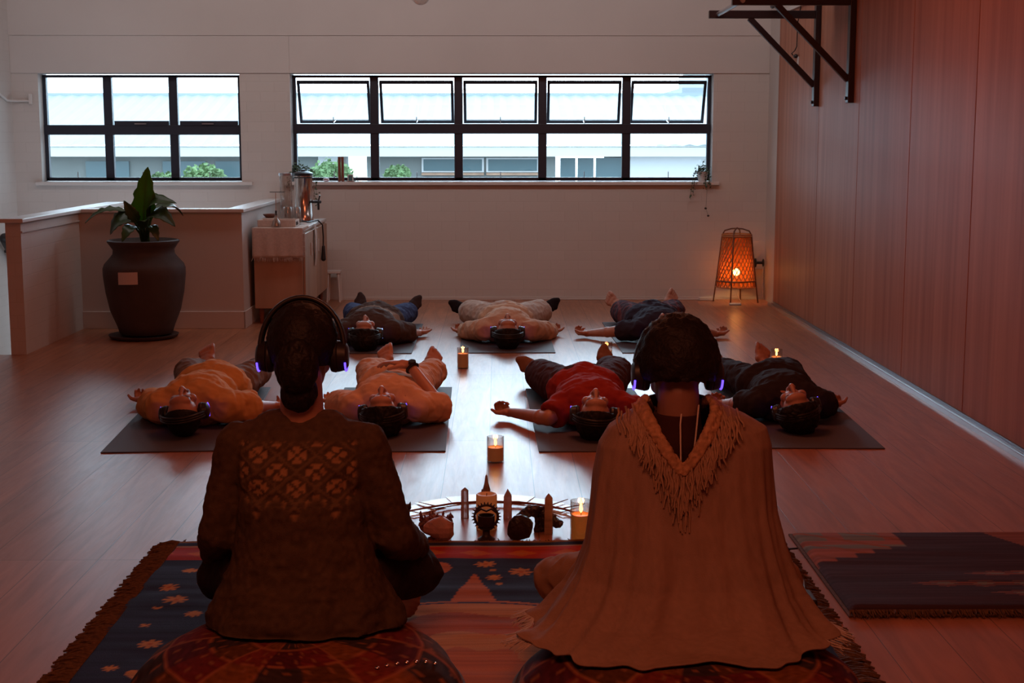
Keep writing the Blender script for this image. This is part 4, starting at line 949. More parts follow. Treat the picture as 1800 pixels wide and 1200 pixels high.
for a, b_ in (((-.24, 5.30, .012), (-.31, 5.37, .01)), ((.19, 5.30, .012), (.27, 5.40, .012)), ((.24, 5.26, .012), (.33, 5.33, .012)), ((-.13, 5.35, .012), (-.2, 5.34, .01))): MB().tube([a, b_], [.003, .0015], 6).build('side_twig', 'brownwood', t)
def crystal(x, y, r, h, mt, name, label, cat='crystal', taper=.9, tip=.24, seg=6, rz=0, group=None):
    mb = MB(); P = [(r, 0), (r*taper, h*(1-tip)), (.0005, h)]
    vs = []
    for rr, z in P:
        for j in range(seg):
            a = 2*math.pi*j/seg+rz; vs.append((x+rr*math.cos(a)*(1+.1*math.sin(j*2.3)), y+rr*math.sin(a), z))
    fs = [(i*seg+j, i*seg+(j+1) % seg, (i+1)*seg+(j+1) % seg, (i+1)*seg+j) for i in range(2) for j in range(seg)] + [tuple(reversed(range(seg))), tuple(range(2*seg, 3*seg))]
    mb.add(vs, fs); return tag(mb.build(name, mt, bevel=.001), label, cat, group)
crystal(-.126, 5.17, .0155, .118, 'quartz', 'quartz_point', 'slim clear quartz point standing left of the white candle', tip=.10, rz=.3)
crystal(.034, 5.17, .0185, .112, 'rose', 'quartz_point', 'pale pink quartz point standing right of the white candle', rz=.5)
crystal(.178, 4.95, .0205, .150, 'smoky', 'stone_tower', 'tall brown banded stone tower in front of the black stones', tip=.13, seg=4, rz=.6)
# spire figurine behind
mb = MB(); mb.lathe([(0, 0), (.03, 0), (.028, .03), (.020, .06), (.022, .07), (.014, .095), (.015, .10), (.007, .13), (.004, .155), (0, .16)], (-.046, 5.2, 0), 8)
for k in range(7): mb.cone((-.046+.024*math.cos(k*.9), 5.2+.024*math.sin(k*.9), .0), (-.046+.018*math.cos(k*.9), 5.2+.018*math.sin(k*.9), .095+.01*(k % 3)), .008, .002, 6)
tag(mb.build('spire_figurine', 'smoky'), 'small brown spired figurine standing behind the white pillar candle', 'figurine')
t = thing('pillar_candle', 'unlit white pillar candle behind the black sun-ring holder', 'candle', (-.044, 5.03, 0))
MB().lathe([(0, 0), (.037, 0), (.038, .003), (.038, .124), (.035, .128), (.02, .122), (0, .121)], (-.044, 5.03, 0), 36).build('wax', 'wax', t, smooth=40)
MB().tube([(-.044, 5.03, .121), (-.043, 5.03, .131)], .0012, 6).build('wick', 'wick', t)
# sun-ring tealight holder
t = thing('sun_ring_holder', 'black iron holder with a spiked ring on a round foot', 'candle holder', (-.044, 4.88, 0))
cx, cy, cz = -.044, 4.88, .084
MB().tube([(cx+.041*math.cos(k*.1745), cy, cz+.041*math.sin(k*.1745)) for k in range(36)], .0045, 8, closed=True).build('ring', 'iron', t, smooth=True)
sp = MB()
for k in range(26):
    a = 2*math.pi*k/26; sp.cone((cx+.042*math.cos(a), cy, cz+.042*math.sin(a)), (cx+.053*math.cos(a), cy, cz+.053*math.sin(a)), .0042, .0012, 6)
o = sp.build('spikes', 'iron', t); o['kind'] = 'stuff'
MB().lathe([(0, 0), (.030, 0), (.031, .004), (.018, .012), (.013, .018), (.013, .034), (.026, .042), (.027, .046), (0, .046)], (cx, cy, 0), 24).build('foot', 'iron', t, smooth=40)
MB().lathe([(0, .046), (.024, .046), (.030, .06), (.030, .088), (.027, .088), (.024, .064), (0, .06)], (cx, cy+.004, 0), 24).build('cup', 'iron', t, smooth=40)
MB().tube([(cx-.036, cy, .098), (cx-.018, cy-.003, .112), (cx, cy-.004, .104), (cx+.018, cy-.003, .112), (cx+.036, cy, .098)], .004, 6).build('crossbar', 'iron', t, smooth=True)
def rock(x, y, z, rx, ry, rz, mt, name, label, cat, seed, amp=.35, sc=22, flat=True, rot=0):
    mb = MB(); mb.ell((0, 0, 0), (rx, ry, rz), seg=11 if flat else 26, rings=7 if flat else 16); me = mb.mesh(name); c = co_of(me)
    f = 1+amp*fbm(c*sc+seed*3, seed, 2); c = c*f[:, None]; c = c @ np.array(Matrix.Rotation(rot, 3, 'Y')).T
    c[:, 2] -= c[:, 2].min(); c += np.array((x, y, z)); set_co(me, c)
    if not flat: smooth_mesh(me)
    o = mobj(name, me, mt, None); return tag(o, label, cat)
rock(-.20, 4.86, 0, .058, .03, .036, 'pinkrock', 'raw_quartz', 'rough pinkish raw quartz lump in front of the purple geode', 'rock', 3, .30, 20, flat=True)
gm = MB(); rnd = random.Random(4)
gm.ell((-.222, 4.93, .038), (.062, .022, .04), seg=24, rings=14)
for k in range(60):
    x = -.222+rnd.uniform(-.06, .06); z = .045+rnd.uniform(0, .045); y = 4.925+rnd.uniform(-.022, .015); h = rnd.uniform(.008, .018)
    gm.cone((x, y, z*.9), (x+rnd.uniform(-.004, .004), y, min(.108, z*.9+h)), .006, .001, 5)
gmm = remesh(gm, .0025, 1); c = co_of(gmm); c[:, 2] = np.maximum(c[:, 2], 0); set_co(gmm, c); tag(mobj('amethyst_geode', gmm, 'geode', None), 'purple amethyst geode with a jagged crust behind the pink lump', 'geode')
rock(.083, 4.875, 0, .046, .022, .036, 'stone', 'dark_stone', 'dark brown-black stone slab leaning in front of the black arch stone', 'rock', 8, .38, 19, rot=-.6)
bs = MB(); bs.cap((.075, 4.98, .045), (.115, 4.985, .078), .017, .02); bs.cap((.115, 4.985, .078), (.16, 4.985, .072), .02, .018); bs.cap((.16, 4.985, .072), (.215, 4.98, .03), .018, .016); bs.cap((.075, 4.98, .045), (.06, 4.98, .022), .017, .016); bs.box(.13, .175, 4.97, 4.99, .0, .05)
bm_ = remesh(bs, .004, 0); folds(bm_, .005, 40, 3, zmin=0); bm_.polygons.foreach_set('use_smooth', [False]*len(bm_.polygons)); tag(mobj('arch_stone', bm_, 'stone', None), 'black glossy stone arching behind the brown stone tower', 'rock')
cat_ = MB(); cx, cy = -.338, 5.03
cat_.ell((cx, cy, .028), (.020, .026, .030)); cat_.ell((cx+.004, cy-.004, .058), (.012, .012, .018)); cat_.ell((cx+.006, cy-.006, .080), (.0155, .014, .013))
for s in (-1, 1): cat_.cone((cx+.006+s*.009, cy-.006, .086), (cx+.006+s*.012, cy-.006, .104), .0065, .001, 6); cat_.cap((cx+s*.008, cy-.02, .035), (cx+s*.009, cy-.026, .004), .006, .006)
cat_.tube([(cx-.015, cy+.015, .01), (cx-.028, cy, .008), (cx-.026, cy-.016, .008)], .004, 6)
cm = remesh(cat_, .002, 2); c = co_of(cm); c[:, 2] = np.maximum(c[:, 2], 0); set_co(cm, c); tag(mobj('cat_figurine', cm, 'iron', None), 'small black sitting cat figurine beside the amethyst geode', 'figurine')

# ---------------------------------------------------------------- rugs
def rug_pattern(c):
    X, Y = c[:, 0], c[:, 1]; n = len(c); q = np.zeros((n, 3)); rnd = np.random.RandomState(3)
    navy = np.array((.020, .022, .062)); gold = np.array((.42, .135, .035)); tan = np.array((.46, .215, .06)); red = np.array((.36, .035, .022)); rust = np.array((.40, .10, .018)); cream = np.array((.5, .32, .22))
    q[:] = navy
    Rr = np.hypot(X-CXR, Y-CYR); A = np.arctan2(X-CXR, Y-CYR)
    # stars
    fixed = [(-.045, 4.535, .045), (.07, 4.46, .05), (-.015, 4.40, .032), (.16, 4.545, .035), (.0, 4.34, .016), (-.02, 4.47, .014), (-1.0, 4.48, .035), (-1.03, 4.30, .04), (-.98, 4.17, .05), (-.90, 4.05, .035),
             (-1.02, 4.10, .018), (-.93, 4.42, .016), (-.84, 4.18, .018), (-1.02, 3.95, .02), (-.97, 3.80, .045), (-1.03, 3.62, .03), (-.28, 4.40, .018), (.30, 4.50, .045), (.45, 4.42, .03), (.85, 4.2, .045), (.84, 3.9, .035)]
    for k in range(60):
        if k < len(fixed): sx, sy, s = fixed[k]
        else:
            sx, sy, s = rnd.uniform(-1.08, .92), rnd.uniform(2.5, 3.6), rnd.choice([.02, .032, .045])
            if math.hypot(sx-CXR, sy-CYR) < .92: continue
        s = s*.82; dx, dy = (X-sx)/s, (Y-sy)/s
        rs = np.hypot(dx, dy); q[rs < .45+.55*np.abs(np.cos(4*np.arctan2(dy, dx)))] = tan; q[(rs < .2) & (s > .03)] = rust
    # moons
    for mx, my, s, sg in ((-.22, 4.50, .065, 1), (-.86, 4.36, .09, -1), (.70, 4.40, .08, 1), (-.9, 2.9, .085, -1), (.72, 2.9, .085, 1)):
        a = np.hypot(X-mx, (Y-my)); b = np.hypot(X-mx+.035*sg, (Y-my)+.012); q[(a < s) & (b > s*.78)] = gold
    # triangular rays and wavy rays round the disc
    for k in range(12):
        ang = k*math.pi/6; da = np.angle(np.exp(1j*(A-ang))); 
        if k % 2 == 0: m = (Rr > .60) & (Rr < .90) & (np.abs(da)*Rr < .072*(.90-Rr)/.28); q[m] = gold
        else:
            w = da*Rr + .05*np.sin((Rr-.6)*13); m = (Rr > .615) & (Rr < .90) & (np.abs(w) < .062*np.sqrt(np.clip((.90-Rr)/.3, 0, 1))+.01); q[m] = tan*.95
    m = Rr < .625; q[m] = gold; q[(Rr < .61) & (Rr > .60)] = navy
    m = Rr < .595; q[m] = tan
    w = Rr + .02*np.sin(A*9)
    q[(w < .50) & (w > .44)] = rust*.8; q[(w < .44) & (w > .33)] = rust; q[(w < .33) & (w > .30)] = tan; q[(w < .20)] = gold
    q[(Rr < .60) & (np.abs(X-CXR) < .02)] *= 1.0
    # borders
    q[Y > 4.60] = red; z = (Y > 4.60) & (Y < 4.745); st = np.abs(((X*6.5) % 1)-.5)*.12+np.abs(Y-4.67); q[z & (st < .045)] = rust*1.1; q[z & (st < .02)] = gold
    q[Y > 4.745] = cream*.6; q[Y > 4.765] = navy; q[Y > 4.80] = tan*.5
    q[Y < 2.48] = red
    e = fbm(np.stack([X*3, Y*110, X*0], 1), 5, 2); q = q*(1+.22*e)[:, None]
    return np.clip(q, 0, 1)
CXR, CYR = -.078, 3.55
rg = thing('rug', 'large navy and orange sun-and-moon tapestry rug under the two seated people', 'rug', (-.1, 3.5, 0))
mb = MB(); x0, x1, y0, y1 = -1.115, .92, 2.42, 4.815
mb.grid(lambda u, v: (x0+(x1-x0)*u, y0+(y1-y0)*v, .010), 300, 340); me = mb.mesh('tapestry'); c = co_of(me)
c[:, 2] += .0035*(1+fbm(np.stack([c[:, 0]*1.6, c[:, 1]*11, c[:, 0]*0], 1), 2, 2)); c[:, 2] += .006*np.clip(fbm(c*3.1, 6), 0, 1)
c[:, 0] += .008*np.sin(c[:, 1]*5)*np.sign(c[:, 0]+.1)*np.clip(np.abs(c[:, 0]+.1)-.8, 0, 1)*4
set_co(me, c); paint(me, rug_pattern(c)); smooth_mesh(me); mobj('tapestry', me, 'cloth', rg)
def wfringe(xa, xb, y0, y1, n, seed):
    rnd = random.Random(seed); f = MB()
    for k in range(n):
        y = y0+(y1-y0)*(k+rnd.random()*.5)/n; sgn = 1 if xb > xa else -1; L_ = abs(xb-xa)*rnd.uniform(.85, 1.08); dy = rnd.uniform(-.02, .02)
        f.tube([(xa, y, .012), (xa+sgn*L_*.35, y+dy*.2, .010+rnd.uniform(0, .008)), (xa+sgn*L_*.7, y+dy, .006+rnd.uniform(0, .008)), (xa+sgn*L_, y+dy*1.6, .004)], [.0045, .005, .005, .003], 5)
    o = f.build('side_fringe', 'fringe', rg, smooth=True); o['kind'] = 'stuff'
wfringe(-1.11, -1.195, 2.42, 4.82, 300, 1); wfringe(.915, 1.0, 2.42, 4.82, 300, 2)
fringe('back_fringe', [(-1.18, 4.81, .012), (.98, 4.81, .012)], .025, 'fringe', rg, 420, r=.0025, droop=(0, 1, -.25), jit=.3)
r2 = thing('rug', 'folded dark purple and salmon woven blanket rug lying at the right', 'rug', (1.6, 4.45, 0))
def pat2(c):
    X, Y = c[:, 0], c[:, 1]; q = np.tile(np.array((.055, .028, .038)), (len(c), 1)); sal = np.array((.30, .11, .075)); teal = np.array((.17, .17, .14)); rus = np.array((.27, .085, .035))
    stp = np.floor((X-1.04)*13)/13; lim = 4.50+.9*np.abs(stp)*0; d1 = (X-1.04)*.9+(4.92-Y)
    m = (X < 1.40+.05*np.floor((4.92-Y)*14)*0) & (Y > 4.53+np.floor((X-1.05)*14)/14*.62); q[m] = sal
    q[m & (Y > 4.78) & (((X*5) % 1) < .7)] = teal; q[m & (np.abs(Y-4.70) < .03)] = teal; q[m & (np.abs((Y*7+X*5) % 1 - .5) < .10)] = rus
    m = (X > 1.70+(4.92-Y)*.45) & (Y > 4.48); q[m] = sal*.8
    for cx, cy in ((1.52, 4.30), (1.66, 4.30), (1.60, 4.41), (1.62, 4.20), (1.40, 4.30), (1.78, 4.30), (1.70, 4.42)):
        d = np.abs(X-cx)*9+np.abs(Y-cy)*30; q[(d < 1) & (((Y*60) % 1) < .6)] = sal*.75; q[(d < .4)] = teal
    return np.clip(q*(1+.25*fbm(np.stack([X*3, Y*90, X*0], 1), 8, 2))[:, None], 0, 1)
mb = MB(); mb.grid(lambda u, v: (1.045+1.15*u+.10*0, 4.055+.86*v, .030), 150, 130); me = mb.mesh('blanket'); c = co_of(me)
c[:, 0] += -.0*(c[:, 1]-4.0); ed = np.clip((c[:, 1]-4.055)/.03, 0, 1)*np.clip((c[:, 0]-1.045)/.02, 0, 1)*np.clip((4.915-c[:, 1])/.03, 0, 1); c[:, 2] = .009+.012*np.sqrt(ed)+.004*fbm(np.stack([c[:, 0]*2, c[:, 1]*9, c[:, 0]*0], 1), 3, 2)*ed
set_co(me, c); paint(me, pat2(c)); smooth_mesh(me); mobj('upper_layer', me, 'cloth', r2)
MB().grid(lambda u, v: (1.035+1.16*u, 4.04+.885*v, .006+.0*u), 20, 20).build('lower_layer', 'fringe', r2, solid=.006)
fringe('fringe', [(1.04, 4.05, .02), (2.18, 4.05, .02)], .028, 'fringe', r2, 260, r=.003, droop=(0, -1, -.45), jit=.35)

# small receiver with a blue light and its cable beside the poncho
t = thing('transmitter', 'small black transmitter box with a blue light on the rug beside the poncho', 'device', (.915, 4.10, .02))
MB().box(.875, .945, 4.05, 4.16, .022, .050).build('case', 'black', t, bevel=.006)
MB().ell((.918, 4.056, .054), .0045).build('led', 'ledw', t, label='bright blue power light')
MB().tube([(.93, 4.16, .04), (.94, 4.22, .05), (.935, 4.27, .058)], .005, 8).build('antenna', 'black', t)
o = MB().tube([(.905, 4.16, .04), (.90, 4.25, .03), (.93, 4.34, .028), (.90, 4.40, .028), (.88, 4.5, .026), (.93, 4.66, .024), (1.02, 4.70, .018)], .0035, 6)
tag(o.build('cable', 'black', smooth=True), 'black cable curling from the transmitter towards the folded rug', 'cable')

# ---------------------------------------------------------------- floor cushions and the two seated people
def cush_z(x, y, cx, cy, R, h): 
    q = np.clip(np.hypot(x-cx, y-cy)/R, 0, 1); return .012+(h-.012)*(1-q**3.6)**.55
def cushion(cx, cy, R, h, label, seed, seq):
    t = thing('floor_cushion', label, 'cushion', (cx, cy, 0), 'patterned floor cushions')
    mb = MB()
    def fn(u, v):
        th = 2*math.pi*u; q = abs(1-2*v) if v < 0 else v
        if v < .62: r = R*math.sin(v/.62*math.pi/2); z = float(cush_z(cx+r, cy, cx, cy, R, h))
        else: a = (v-.62)/.38; r = R*math.cos(a*math.pi/2)**.6; z = .016+.0*a
        pk = .004*math.sin(th*18)*(r/R)**3; return (cx+(r+pk)*math.cos(th), cy+(r+pk)*math.sin(th), max(.016, z))
    mb.grid(fn, 160, 90, cu=True); me = mb.mesh('cover'); c = co_of(me); n = vnoise(c*9, seed)*.004; top = c[:, 2] > .03; c[top, 2] += n[top]; c[:, 2] = np.maximum(c[:, 2], .016); set_co(me, c)
    r = np.hypot(c[:, 0]-cx, c[:, 1]-cy); a = np.arctan2(c[:, 1]-cy, c[:, 0]-cx)
    base = np.array(((.16, .022, .02), (.09, .015, .022), (.20, .035, .022), (.12, .045, .015), (.05, .03, .03), (.22, .075, .02)))
    sec = (np.floor((a/(2*np.pi)+.5)*14).astype(int)*5+np.floor(r/.105).astype(int)*3+seed) % 6; col = base[sec]
    w = np.abs(np.sin(r*120+2*np.sin(a*10)))*.5; col = col*(.65+.7*w[:, None])
    ln = (np.abs((r/.105) % 1-.5) > .46) | (np.abs(((a/(2*np.pi)+.5)*14) % 1-.5) > .475); col[ln] = (.30, .10, .045)
    mo = (np.sin(a*28)*np.sin(r*60)) > .80; col[mo] = np.array((.24, .09, .04)); col = col*(1+.25*fbm(c*60, 3)[:, None])
    paint(me, np.clip(col, 0, 1)); smooth_mesh(me); mobj('cover', me, 'cloth', t)
    MB().tube([(cx+(R+.002)*math.cos(k*.0785), cy+(R+.002)*math.sin(k*.0785), .024) for k in range(80)], .007, 8, closed=True).build('piping', 'fringe', t, smooth=True)
    for x, y in seq:
        z = float(cush_z(x, y, cx, cy, R, h))+.004; MB().ell((x, y, z), (.006, .006, .003), seg=10, rings=6).build('sequin', 'sequin', t, smooth=True)
    return t
CA = (-.51, 3.42, .42, .175); CB = (.475, 3.40, .44, .16)
cushion(*CA, 'round maroon patchwork floor cushion under the person in the knitted sweater', 1, [(-.29+.022*i, 3.245+.020*i, ) for i in range(7)])
cushion(*CB, 'round maroon patchwork floor cushion under the person in the fringed poncho', 4, [(.12+.02*i, 3.18-.012*i) for i in range(4)])
def on_cush(c, C, pad): 
    inside = np.hypot(c[:, 0]-C[0], c[:, 1]-C[1]) < C[2]
    return np.where(inside, cush_z(c[:, 0], c[:, 1], *C)+pad, .016+pad)

def seated(label, hp, cx, zsh, H, bow, tone, elb, wri, kne, C, hairst, W=1.0):
    t = thing('person', label, 'person', (cx, 3.56, C[3])); HP[label] = hp
    r = V(1, 0, 0); f = V(0, 1, 0); up = V(0, 0, 1)
    Pv = V(cx, 3.55, C[3]+.10); Ch = V(cx, 3.575, zsh-.12); Nk = V(H[0], 3.60, zsh+.06); Hh = V(H)
    fd = V(0, math.cos(bow), -math.sin(bow)); hu = V(0, math.sin(bow), math.cos(bow)); R = frame(r, fd, hu)
    body = MB(); head_prims(body, Hh, R); body.cap(Hh + R @ V(0, -.03, -.055), Nk-V(0, 0, .02), .053, .058); torso_prims(body, Pv, Ch, Nk, r, f, -.004)
    S = {}
    for s, k in ((1, 'R'), (-1, 'L')):
        sh = V(cx+s*.16, 3.585, zsh); el = V(elb[k]); w_ = V(wri[k]); body.cap(sh, el, .045, .037); body.cap(el, w_, .037, .025)
        hand_prims(body, w_+(w_-el).normalized()*.012, (w_-el)+V(0, .05, -.03), V(0, -.1, -1), s, .45)
        hip = V(cx+s*.10, 3.58, C[3]+.10); kn = V(kne[k]); an = V(cx-s*.10, 3.97, .10); body.cap(hip, kn, .075, .055); body.cap(kn, an, .05, .035)
        foot_prims(body, an, V(-s, .25, -.1), (kn-an).normalized()*.2+V(0, -.6, .8), s); S[k] = (sh, el, w_, hip, kn, an)
    me = remesh(body, .006, 3); c = co_of(me); c[:, 2] = np.maximum(c[:, 2], np.minimum(on_cush(c, C, .004), c[:, 2]+.03)); set_co(me, c)
    col = np.tile(np.array(tone), (len(c), 1))*(1+.05*fbm(c*25, 3)[:, None]); paint(me, head_paint(c, col, Hh, R)); mobj('body', me, 'skin', t)
    return t, S, Pv, Ch, Nk, Hh, R
lab = 'person in a dark knitted sweater sitting cross-legged with back to us, at left'
tA, SA, Pv, Ch, Nk, Hh, R = seated(lab, 'large black headphones worn by the person in the dark knitted sweater', -.505, .625, (-.505, 3.635, .852), .20, (.40, .20, .13),
    {'L': (-.722, 3.59, .395), 'R': (-.275, 3.60, .385)}, {'L': (-.775, 3.80, .285), 'R': (-.235, 3.83, .275)}, {'L': (-.765, 3.82, .205), 'R': (-.225, 3.86, .205)}, CA, 'updo')
# trousers
def trousers(t, S, Pv, C, col, seed):
    pm = MB(); pm.ell(Pv, (.18, .13, .10))
    for k in 'RL':
        sh, el, w_, hip, kn, an = S[k]; pm.cap(hip, kn, .088, .068); pm.cap(kn, lerp(kn, an, .85), .066, .05)
    me = remesh(pm, .008, 4); folds(me, .007, 12, seed); c = co_of(me); c[:, 2] = np.maximum(c[:, 2], on_cush(c, C, .004)); set_co(me, c)
    paint(me, np.tile(np.array(col), (len(c), 1))); mobj('trousers', me, 'cloth', t)
trousers(tA, SA, Pv, CA, (.030, .020, .022), 3)
sm = MB(); torso_prims(sm, Pv, Ch, Nk-V(0, 0, .055), V(1, 0, 0), V(0, 1, 0), .014)
sm.lathe([(.0, .165), (.255, .165), (.245, .20), (.215, .26), (.182, .34), (.166, .42), (.160, .50), (0, .52)], (-.503, 3.555, 0), 48, ry=.80)
sm.cap(V(-.505-.125, 3.585, .63), V(-.505+.125, 3.585, .63), .060, .060); sm.cap(V(-.505-.07, 3.59, .66), V(-.505+.07, 3.59, .66), .058, .058); sm.cap(lerp(Ch, Nk, .55)-V(.085, 0, 0), lerp(Ch, Nk, .55)+V(.085, 0, 0), .096, .096); sm.cap(lerp(Ch, Nk, .3)-V(.07, 0, 0), lerp(Ch, Nk, .3)+V(.07, 0, 0), .108, .108)
for k in 'RL':
    sh, el, w_, hip, kn, an = SA[k]; sm.cap(sh, el, .060, .056); sm.cap(el, w_, .057, .044); sm.cone(el, lerp(el, w_, 1.02), .057, .046)
me = remesh(sm, .0058, 5); c = co_of(me); n_ = no_of(me)
low = np.clip((.42-c[:, 2])/.25, 0, 1)
c = c + n_*((.006*(1-2*np.abs(fbm(c*np.array((5, 5, 16)), 4))))*(.35+low) + .0022*fbm(c*70, 2, 2) + .006*low*np.sin(c[:, 0]*46+4*fbm(c*4, 7)))[:, None]
c[:, 2] = np.where(c[:, 2] < .2, np.maximum(c[:, 2], on_cush(c, CA, .010)), c[:, 2]); set_co(me, c)
x = c[:, 0]+.505; z = c[:, 2]; back = n_[:, 1] < .1
col = np.tile(np.array((.080, .050, .030)), (len(c), 1))*(1+.25*fbm(c*90, 11, 2)[:, None])
# open lace-knit yoke: lozenges and flowers where the paler layer shows through
pa = (x/.098+(z-.578)/.078)/1.0; pb = (x/.098-(z-.578)/.078)/1.0; fa = (pa % 1)-.5; fb = (pb % 1)-.5; rr_ = np.hypot(fa, fb); th_ = np.arctan2(fb, fa)
yoke = np.clip((.150-np.abs(x))/.01, 0, 1)*np.clip((z-.455-.05*np.abs(np.sin(x*32)))/.02, 0, 1)*np.clip((.652-z)/.01, 0, 1)*back
pet = (rr_ > .10) & (rr_ < .36) & (np.abs(np.sin(2*th_)) > .42)
holes = yoke*pet*.85
col = col*(1-holes[:, None]) + np.array((.34, .18, .09))*holes[:, None]
rid = yoke*((np.abs(fa) > .44) | (np.abs(fb) > .44)); col = col*(1-rid[:, None]*.8) + np.array((.15, .09, .05))*rid[:, None]*.8
c2 = c + n_*((rid*.0022 - holes*.0016))[:, None]; set_co(me, c2)
paint(me, np.clip(col, 0, 1)); mobj('sweater', me, 'cloth', tA, 'dark brown sweater with a lace-knit yoke')
hair_mesh(Hh, R, 'updo', 3).build('hair', 'hair', tA, smooth=True)
bn = MB(); bn.ell(Hh + R @ V(0, -.105, -.035), (.054, .045, .070), R, 24, 16); bn.ell(Hh + R @ V(0, -.07, -.10), (.046, .040, .05), R, 20, 14)
bme = remesh(bn, .004, 1); folds(bme, .004, 40, 2, (1, 1, .4)); mobj('hair_bun', bme, 'hair', tA)
headphones(HP[lab], Hh, R, big=1.04, upward=1)

lab = 'person in a pale fringed poncho sitting with back to us, at right'
tB, SB, Pv, Ch, Nk, Hh, R = seated(lab, 'large black headphones worn by the person in the fringed poncho', .463, .60, (.462, 3.63, .803), .28, (.30, .15, .11),
    {'L': (.285, 3.60, .38), 'R': (.640, 3.60, .38)}, {'L': (.36, 3.80, .25), 'R': (.56, 3.80, .25)}, {'L': (.165, 3.84, .185), 'R': (.77, 3.80, .185)}, CB, 'round')
trousers(tB, SB, Pv, CB, (.33, .19, .125), 5)
hair_mesh(Hh, R, 'round', 5).build('hair', 'hair', tB, smooth=True)
headphones(HP[lab], Hh, R, big=1.04)
tp = MB(); torso_prims(tp, Pv, Ch, Nk-V(0, 0, .03), V(1, 0, 0), V(0, 1, 0), .006, W=.85); tp.cap(V(.455, 3.575, .62), V(.46, 3.60, .70), .075, .062); me = remesh(tp, .007, 3); c = co_of(me); c[:, 2] = np.minimum(c[:, 2], .705); c[:, 2] = np.maximum(c[:, 2], on_cush(c, CB, .004)); set_co(me, c); paint(me, np.tile(np.array((.045, .016, .014)), (len(c), 1))); to = mobj('top', me, 'cloth', tB, 'dark top under the poncho')
for x0_, x1_ in ((.455, .458), (.485, .50)): MB().tube([(x0_+.0, 3.47, .60), (x1_, 3.515, .69), (x1_+.01, 3.56, .73)], .0022, 6).build('strap', 'linen', to)
ROWS = [(.742, .388, .538, .075, 3.605), (.728, .368, .572, .088, 3.60), (.713, .350, .606, .100, 3.60), (.697, .325, .640, .108, 3.597), (.668, .283, .689, .116, 3.595), (.626, .258, .702, .124, 3.59), (.547, .244, .708, .130, 3.59),
        (.452, .236, .717, .136, 3.59), (.363, .224, .737, .150, 3.59), (.283, .198, .765, .185, 3.60), (.235, .168, .782, .22, 3.60), (.20, .135, .805, .24, 3.59), (.18, .110, .822, .265, 3.575), (.165, .085, .838, .29, 3.555), (.155, .068, .850, .31, 3.54)]
RW = np.array(ROWS); tz = np.linspace(0, 1, len(ROWS))
def prow(v): return [np.interp(v, tz, RW[:, k]) for k in range(5)]
def pcho(u, v, off=0.0):
    z, xl, xr, hd, yc = prow(v); xc, hw = (xl+xr)/2, (xr-xl)/2; a = 2*math.pi*u; ca, sa = math.cos(a), math.sin(a); p = 2/2.35
    g = max(0, (.66-z))/.5; dr = g*(.010*math.sin(7*a+3*v)+.008*math.sin(15*a+1.3-5*v)+.005*math.sin(27*a)) + off
    if v > .70: dr += .013*(v-.7)/.3*math.sin(11*a+2)
    return (xc+(hw+dr)*math.copysign(abs(ca)**p, ca), yc+(hd+dr)*math.copysign(abs(sa)**p, sa), z)
NU, NV = 260, 150; mb = MB(); mb.grid(lambda u, v: pcho(u, v), NU, NV, cu=True)
P_ = np.array(mb.v); vv = np.repeat(np.linspace(0, 1, NV), NU)
P_[:, 2] += np.where(vv > .6, .012*fbm(P_*np.array((9, 9, 0)), 3)*np.clip((vv-.6)/.2, 0, 1), 0) + .002*fbm(P_*22, 5)
# diagonal drapes low on the back
P_[:, 1] -= np.where((P_[:, 1] < 3.55) & (P_[:, 2] < .5), .016*np.abs(np.sin((P_[:, 0]-.47)*17+P_[:, 2]*9*np.sign(P_[:, 0]-.47)))*np.clip((.5-P_[:, 2])/.3, 0, 1), 0)
P_[:, 2] = np.where(vv > .55, np.maximum(P_[:, 2], on_cush(P_, CB, .012)+.0), P_[:, 2])
VB, VT, VX, VW = .588, .750, .458, .088
def inV(x, y, z): return y < 3.585 and z > VB and abs(x-VX) < VW*((z-VB)/(VT-VB))**.8
keep = []
for f_ in mb.f:
    cc = P_[list(f_)].mean(0)
    if not inV(*cc): keep.append(f_)
me = bpy.data.meshes.new('poncho'); me.from_pydata([tuple(p) for p in P_], [], keep); me.validate(); smooth_mesh(me)
c = co_of(me); paint(me, np.clip(np.array((.315, .195, .145))*(1+.10*fbm(c*np.array((160, 160, 30)), 2, 2)[:, None]+.05*fbm(c*9, 5)[:, None]), 0, 1))
po_ = mobj('poncho', me, 'cloth', tB, 'pale loose-woven poncho with a deep V back'); q = po_.modifiers.new('solid', 'SOLIDIFY'); q.thickness = .004; q.offset = 1
def back_y(x, z):
    v = np.interp(-z, -RW[:, 0], tz); z_, xl, xr, hd, yc = prow(v); xc, hw = (xl+xr)/2, (xr-xl)/2; k = min(.999, abs((x-xc)/hw)); return yc-hd*(1-k**2.35)**(1/2.35)
vp = []
for s in (-1, 1):
    side = []
    for k in range(14):
        zz = VT-.012-(VT-.012-VB+.004)*k/13; xx = VX+s*VW*max(0, (zz-VB)/(VT-VB))**.8*1.12; side.append(V(xx, back_y(xx, zz)-.008, zz))
    vp.append(side)
path = vp[0] + list(reversed(vp[1]))
fr_ = [V(VX+s*.083, 3.585, .744) for s in (1,)] + [V(VX+.06, 3.66, .70), V(VX, 3.69, .68), V(VX-.06, 3.66, .70), V(VX-.083, 3.585, .744)]
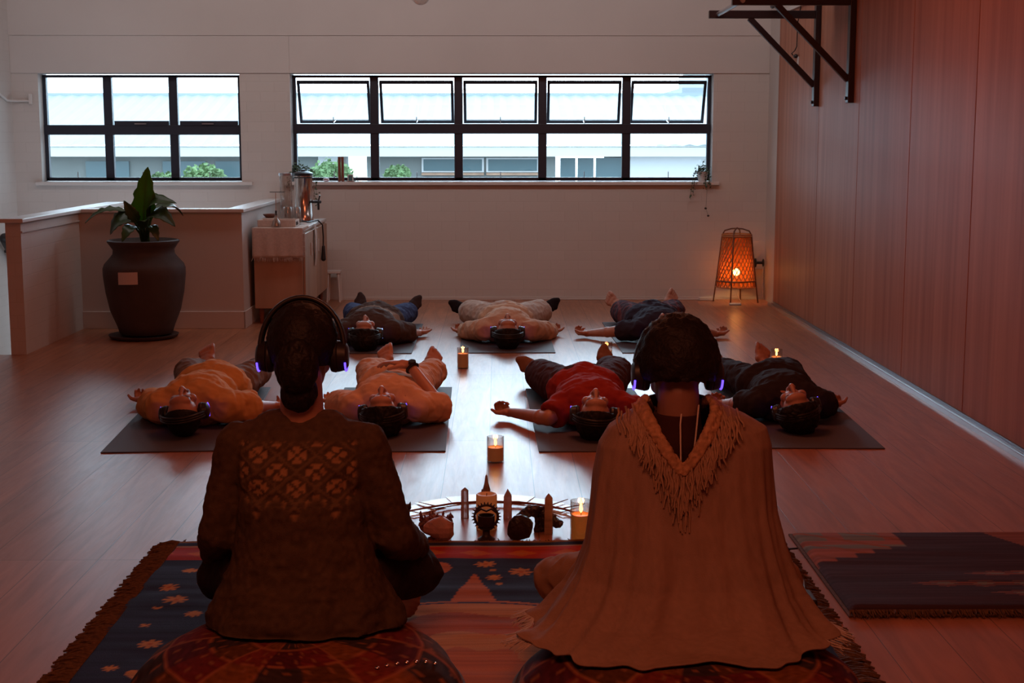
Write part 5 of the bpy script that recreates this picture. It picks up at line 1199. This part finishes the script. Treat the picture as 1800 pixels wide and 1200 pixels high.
cb = MB()
for o_, rr in ((0, .011), (.012, .009)):
    pp = [p + V((p.x-VX)*.14*(o_ > 0), -o_*.25, -o_*.9) for p in path]; cb.tube(pp, rr, 10)
cb.tube(fr_, .011, 10)
cme = remesh(cb, .0035, 2); folds(cme, .0025, 130, 3, (1, 1, .5)); cc = co_of(cme); paint(cme, np.clip(np.array((.42, .23, .13))*(1+.3*fbm(cc*120, 4, 2)[:, None]), 0, 1)); mobj('knitted_collar', cme, 'cloth', po_, 'thick knitted collar band along the V')
rnd = random.Random(8); fm = MB()
for row_, (n_f, L0, out) in enumerate(((64, .105, .026), (54, .080, .012), (40, .06, .006))):
    for k in range(n_f):
        s = (k+rnd.random())/n_f*(len(path)-1); i = min(int(s), len(path)-2); p = path[i].lerp(path[i+1], s-i); p = p + V((p.x-VX)*(.25+.2*row_), 0, -.008-.004*row_)
        ctr = 1-abs(s/(len(path)-1)-.5)*2; L_ = L0*(.75+.55*ctr)*rnd.uniform(.7, 1.2); x1 = p.x+rnd.gauss(0, .006); pts = []
        for j in range(5):
            zz = p.z - L_*j/4; xx = p.x+(x1-p.x)*j/4+.003*math.sin(j*2+k); pts.append(V(xx, back_y(xx, zz)-.007-.004*row_-.003*rnd.random(), zz))
        fm.tube(pts, [.0032, .0034, .0034, .003, .002], 5)
fo = fm.build('fringe', M['poncho_yarn'] if 'poncho_yarn' in M else mat('poncho_yarn', (.40, .25, .17), .9, spec=.1, var=.2, vscale=80, bump=.4, bscale=300), po_, smooth=True); fo['kind'] = 'stuff'
# frayed tassels at the poncho's lower corners
for (a0, a1) in ((.93, 1.05), (.44, .56)):
    pts = [V(pcho((a0+(a1-a0)*k/10) % 1, 1.0)) for k in range(11)]
    pts = [V(p.x, p.y, max(p.z, float(on_cush(np.array([[p.x, p.y, p.z]]), CB, .014)[0]))) for p in pts]
    fringe('hem_fringe', pts, .05, 'linen', po_, 60, r=.0018, droop=(.8 if a0 > .9 else -.8, -.3, -.35), jit=.3)
